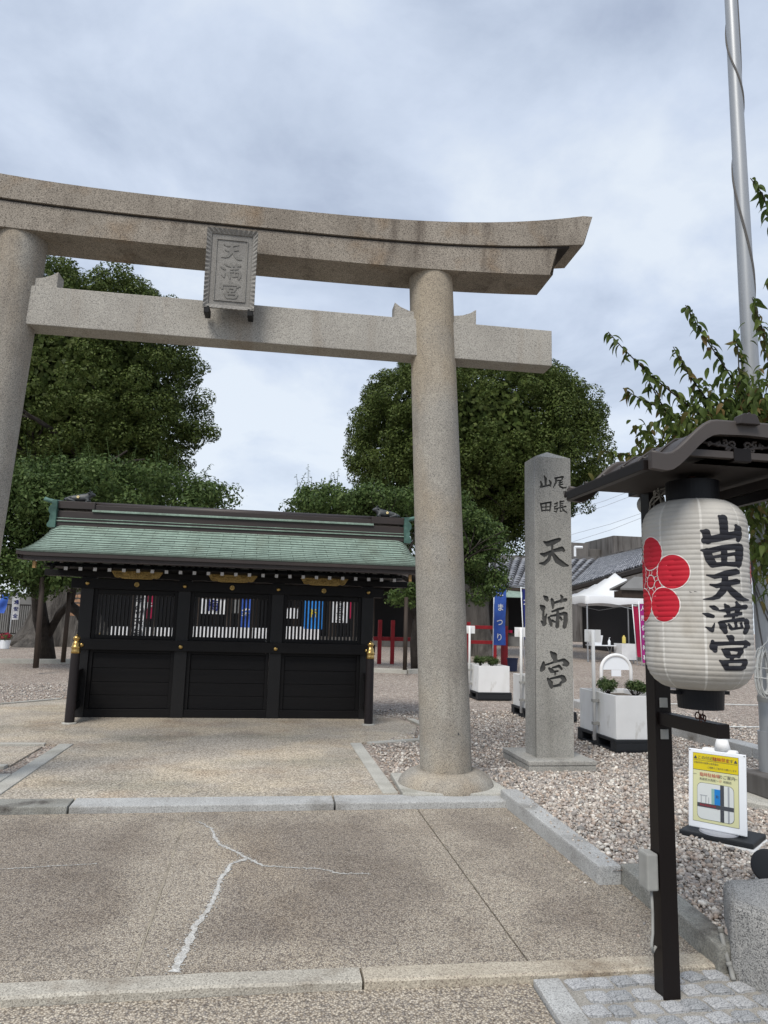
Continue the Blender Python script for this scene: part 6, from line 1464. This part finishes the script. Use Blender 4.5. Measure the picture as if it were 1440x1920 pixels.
for i, (a, b, Y) in enumerate(((205, 335, 29), (362, 500, 30), (535, 600, 31))):
    x0, x1 = at(a, 1180, Y).x, at(b, 1180, Y).x; zt, zb = at(a, 1176, Y).z, .25
    t = thing('offering_table', ('white covered long table behind the left lattice window', 'white covered long table behind the middle lattice window', 'white covered table behind the right lattice window')[i], 'table', (x0, Y, 0), 0, 'white covered tables behind the screen')
    MB().box(0, 0, zt, x1 - x0, .6, zt + .03).build('tabletop', M_cloth, t, local=True); m = MB(); n = int((x1 - x0) / .1)
    for k in range(n + 1): m.v += [((x1 - x0) * k / n, -.01 + .02 * math.sin(k * 2.1), zt), ((x1 - x0) * k / n, -.03 + .03 * math.sin(k * 2.1), zb)]
    for k in range(n): m.f.append((2 * k, 2 * k + 2, 2 * k + 3, 2 * k + 1))
    m.build('cloth_skirt', M_cloth, t, local=True)
    for k in range(2): MB().box(.05 + k * (x1 - x0 - .16), .1, 0, .11 + k * (x1 - x0 - .16), .5, zt).build('leg', M_brownw, t, local=True)

# ---- left background
t = thing('support_post', 'long dark pole propping the left plum tree, tallest of the props', 'prop', tuple(at(68, 1250, 16.2).xy) + (0,)); MB().tube([at(67, 1252, 16.2) * 1, at(78, 1110, 16.6), at(80, 1060, 16.8)], [.06, .055, .05], 10).build('pole', M_brownw, t, smooth=True)
t = thing('support_post', 'dark pole propping the left plum tree beside the screen', 'prop', tuple(at(119, 1242, 17.4).xy) + (0,)); MB().tube([at(118, 1242, 17.4), at(127, 1150, 17.4), at(130, 1110, 17.4)], [.055, .05, .05], 10).build('pole', M_brownw, t, smooth=True)
t = thing('support_post', 'dark pole propping the right plum tree beside the gate pillar', 'prop', tuple(at(759, 1256, 17.6).xy) + (0,)); MB().tube([at(759, 1256, 17.6), at(762, 1120, 17.8)], [.055, .05], 10).build('pole', M_brownw, t, smooth=True)
t = thing('grey_wall', 'grey boundary wall with a dark metal fence at the far left', 'wall', (-11, 39, 0)); a = at(0, 1112, 39); MB().box(-22, 39, 0, at(160, 1100, 39).x, 39.3, a.z).build('wall', M_grey, t)
for i, (x, z) in enumerate(((-14.2, .9),)): MB().box(x, 38.97, z, x + .5, 38.995, z + .8).build('white_notice', M_white, t)
t = thing('metal_fence', 'black metal railing in front of the grey wall at far left', 'fence', (-11, 36.5, 0)); x0, x1 = at(-60, 1150, 36.5).x, at(58, 1150, 36.5).x; zt, zb = at(30, 1134, 36.5).z, at(30, 1188, 36.5).z
for z in (zt, zb): MB().box(x0, 36.47, z - .03, x1, 36.53, z + .03).build('rail', M_dkgrey, t)
nb = 30
bme = MB().box(-.012, -.012, zb + .03, .012, .012, zt - .03).mesh('bar'); bme.materials.append(M_dkgrey)
for k in range(nb):
    o = bpy.data.objects.new('bar', bme); C.objects.link(o); o.parent = t; o.location = Vector((x0 + (x1 - x0) * (k + .5) / nb, 36.5, 0)) - t.location
for k in range(4): x = x0 + (x1 - x0) * k / 3; MB().box(x - .03, 36.54, 0, x + .03, 36.6, zt + .03).build('post', M_dkgrey, t)
banner(4, 1112, 1150, 14, 27, 3, M_blue, '', M_cloth, 'blue banner at the far left edge beside the gate', .2, -.10, True, 0, .05)
banner(27, 1110, 1162, 34, 33, 26, M_cloth, '交通安全', M_navy, 'white banner with blue letters in front of the metal fence', .2, .0, True, 0, .03)
p0, p1 = at(131, 1116, 20.5), at(156, 1156, 20.5)
t = thing('plaque_rack', 'rack of small wooden votive plaques left of the screen', 'votive rack', (p0.x, 20.5, 0))
MB().box(-.06, .03, 0, .0, .09, p0.z + .1).box(p1.x - p0.x + .2, .03, 0, p1.x - p0.x + .26, .09, p0.z + .1).box(-.1, .03, p0.z + .1, p1.x - p0.x + .3, .09, p0.z + .17).build('frame', M_brownw, t, local=True)
eme = MB().prism([(-.05, -.04), (.05, -.04), (.05, .03), (0, .05), (-.05, .03)], -.004, .004, lambda a, b, c: (a, c, b)).mesh('votive_plaque'); eme.materials.append(M_ema)
rr = random.Random(15)
for r_ in range(5):
    for k in range(5):
        o = bpy.data.objects.new('votive_plaque', eme); C.objects.link(o); o.parent = t; o.location = (.03 + k * .105, rr.uniform(-.02, .02), p0.z - .02 - r_ * (p0.z - p1.z) / 4.6); o.rotation_euler = (R(-12), rr.gauss(0, .06), 0)
for j, (pts, lab) in enumerate((([(-9, 19.0), (-4.9, 19.8), (-3.4, 20.2)], 'left pale garden edging running behind the screen'), ([(2.7, 18.4), (3.6, 18.1), (4.6, 18.6)], 'pale garden edging at the foot of the right plum tree'))):
    t = thing('garden_edging', lab, 'edging', (*pts[0], 0)); m = MB()
    for a, b in zip(pts[:-1], pts[1:]): MB().bar((*a, .03), (*b, .03), .14, .14).build('edge_stone', M_border, t, bevel=.01)
t = thing('flower_pot', 'small potted red flowers at far left below the fence', 'potted plant', tuple(at(10, 1200, 27).xy) + (0,))
MB().lathe([(0, 0), (.14, 0), (.18, .3), (0, .28)], 16).build('pot', M_whitep, t, local=True); link('flowers', leaf_mesh('flowers', [((0, 0, .42), (.2, .2, .12))], 160, .07, 3), M_crimson, t, local=True, kind='stuff'); link('leaves', leaf_mesh('leaves', [((0, 0, .38), (.22, .22, .14))], 260, .07, 4), M_shrub, t, local=True, kind='stuff')
# utility wires far behind
for j, (a, b) in enumerate((((1060, 962), (1215, 908)), ((1060, 972), (1215, 918)), ((1080, 1000), (1215, 958)), ((1080, 1014), (1215, 966)))):
    A, B = at(*a, 58), at(*b, 52); d = B - A
    o = MB().tube([A - d * 1.2, A, A.lerp(B, .5) - Vector((0, 0, .12)), B, B + d * 1.5], .014, 5).build('utility_wire', M_wire); tag(o, ('topmost', 'second', 'third', 'lowest')[j] + ' of the utility wires crossing the sky left of the lantern', 'wire', 'utility wires')
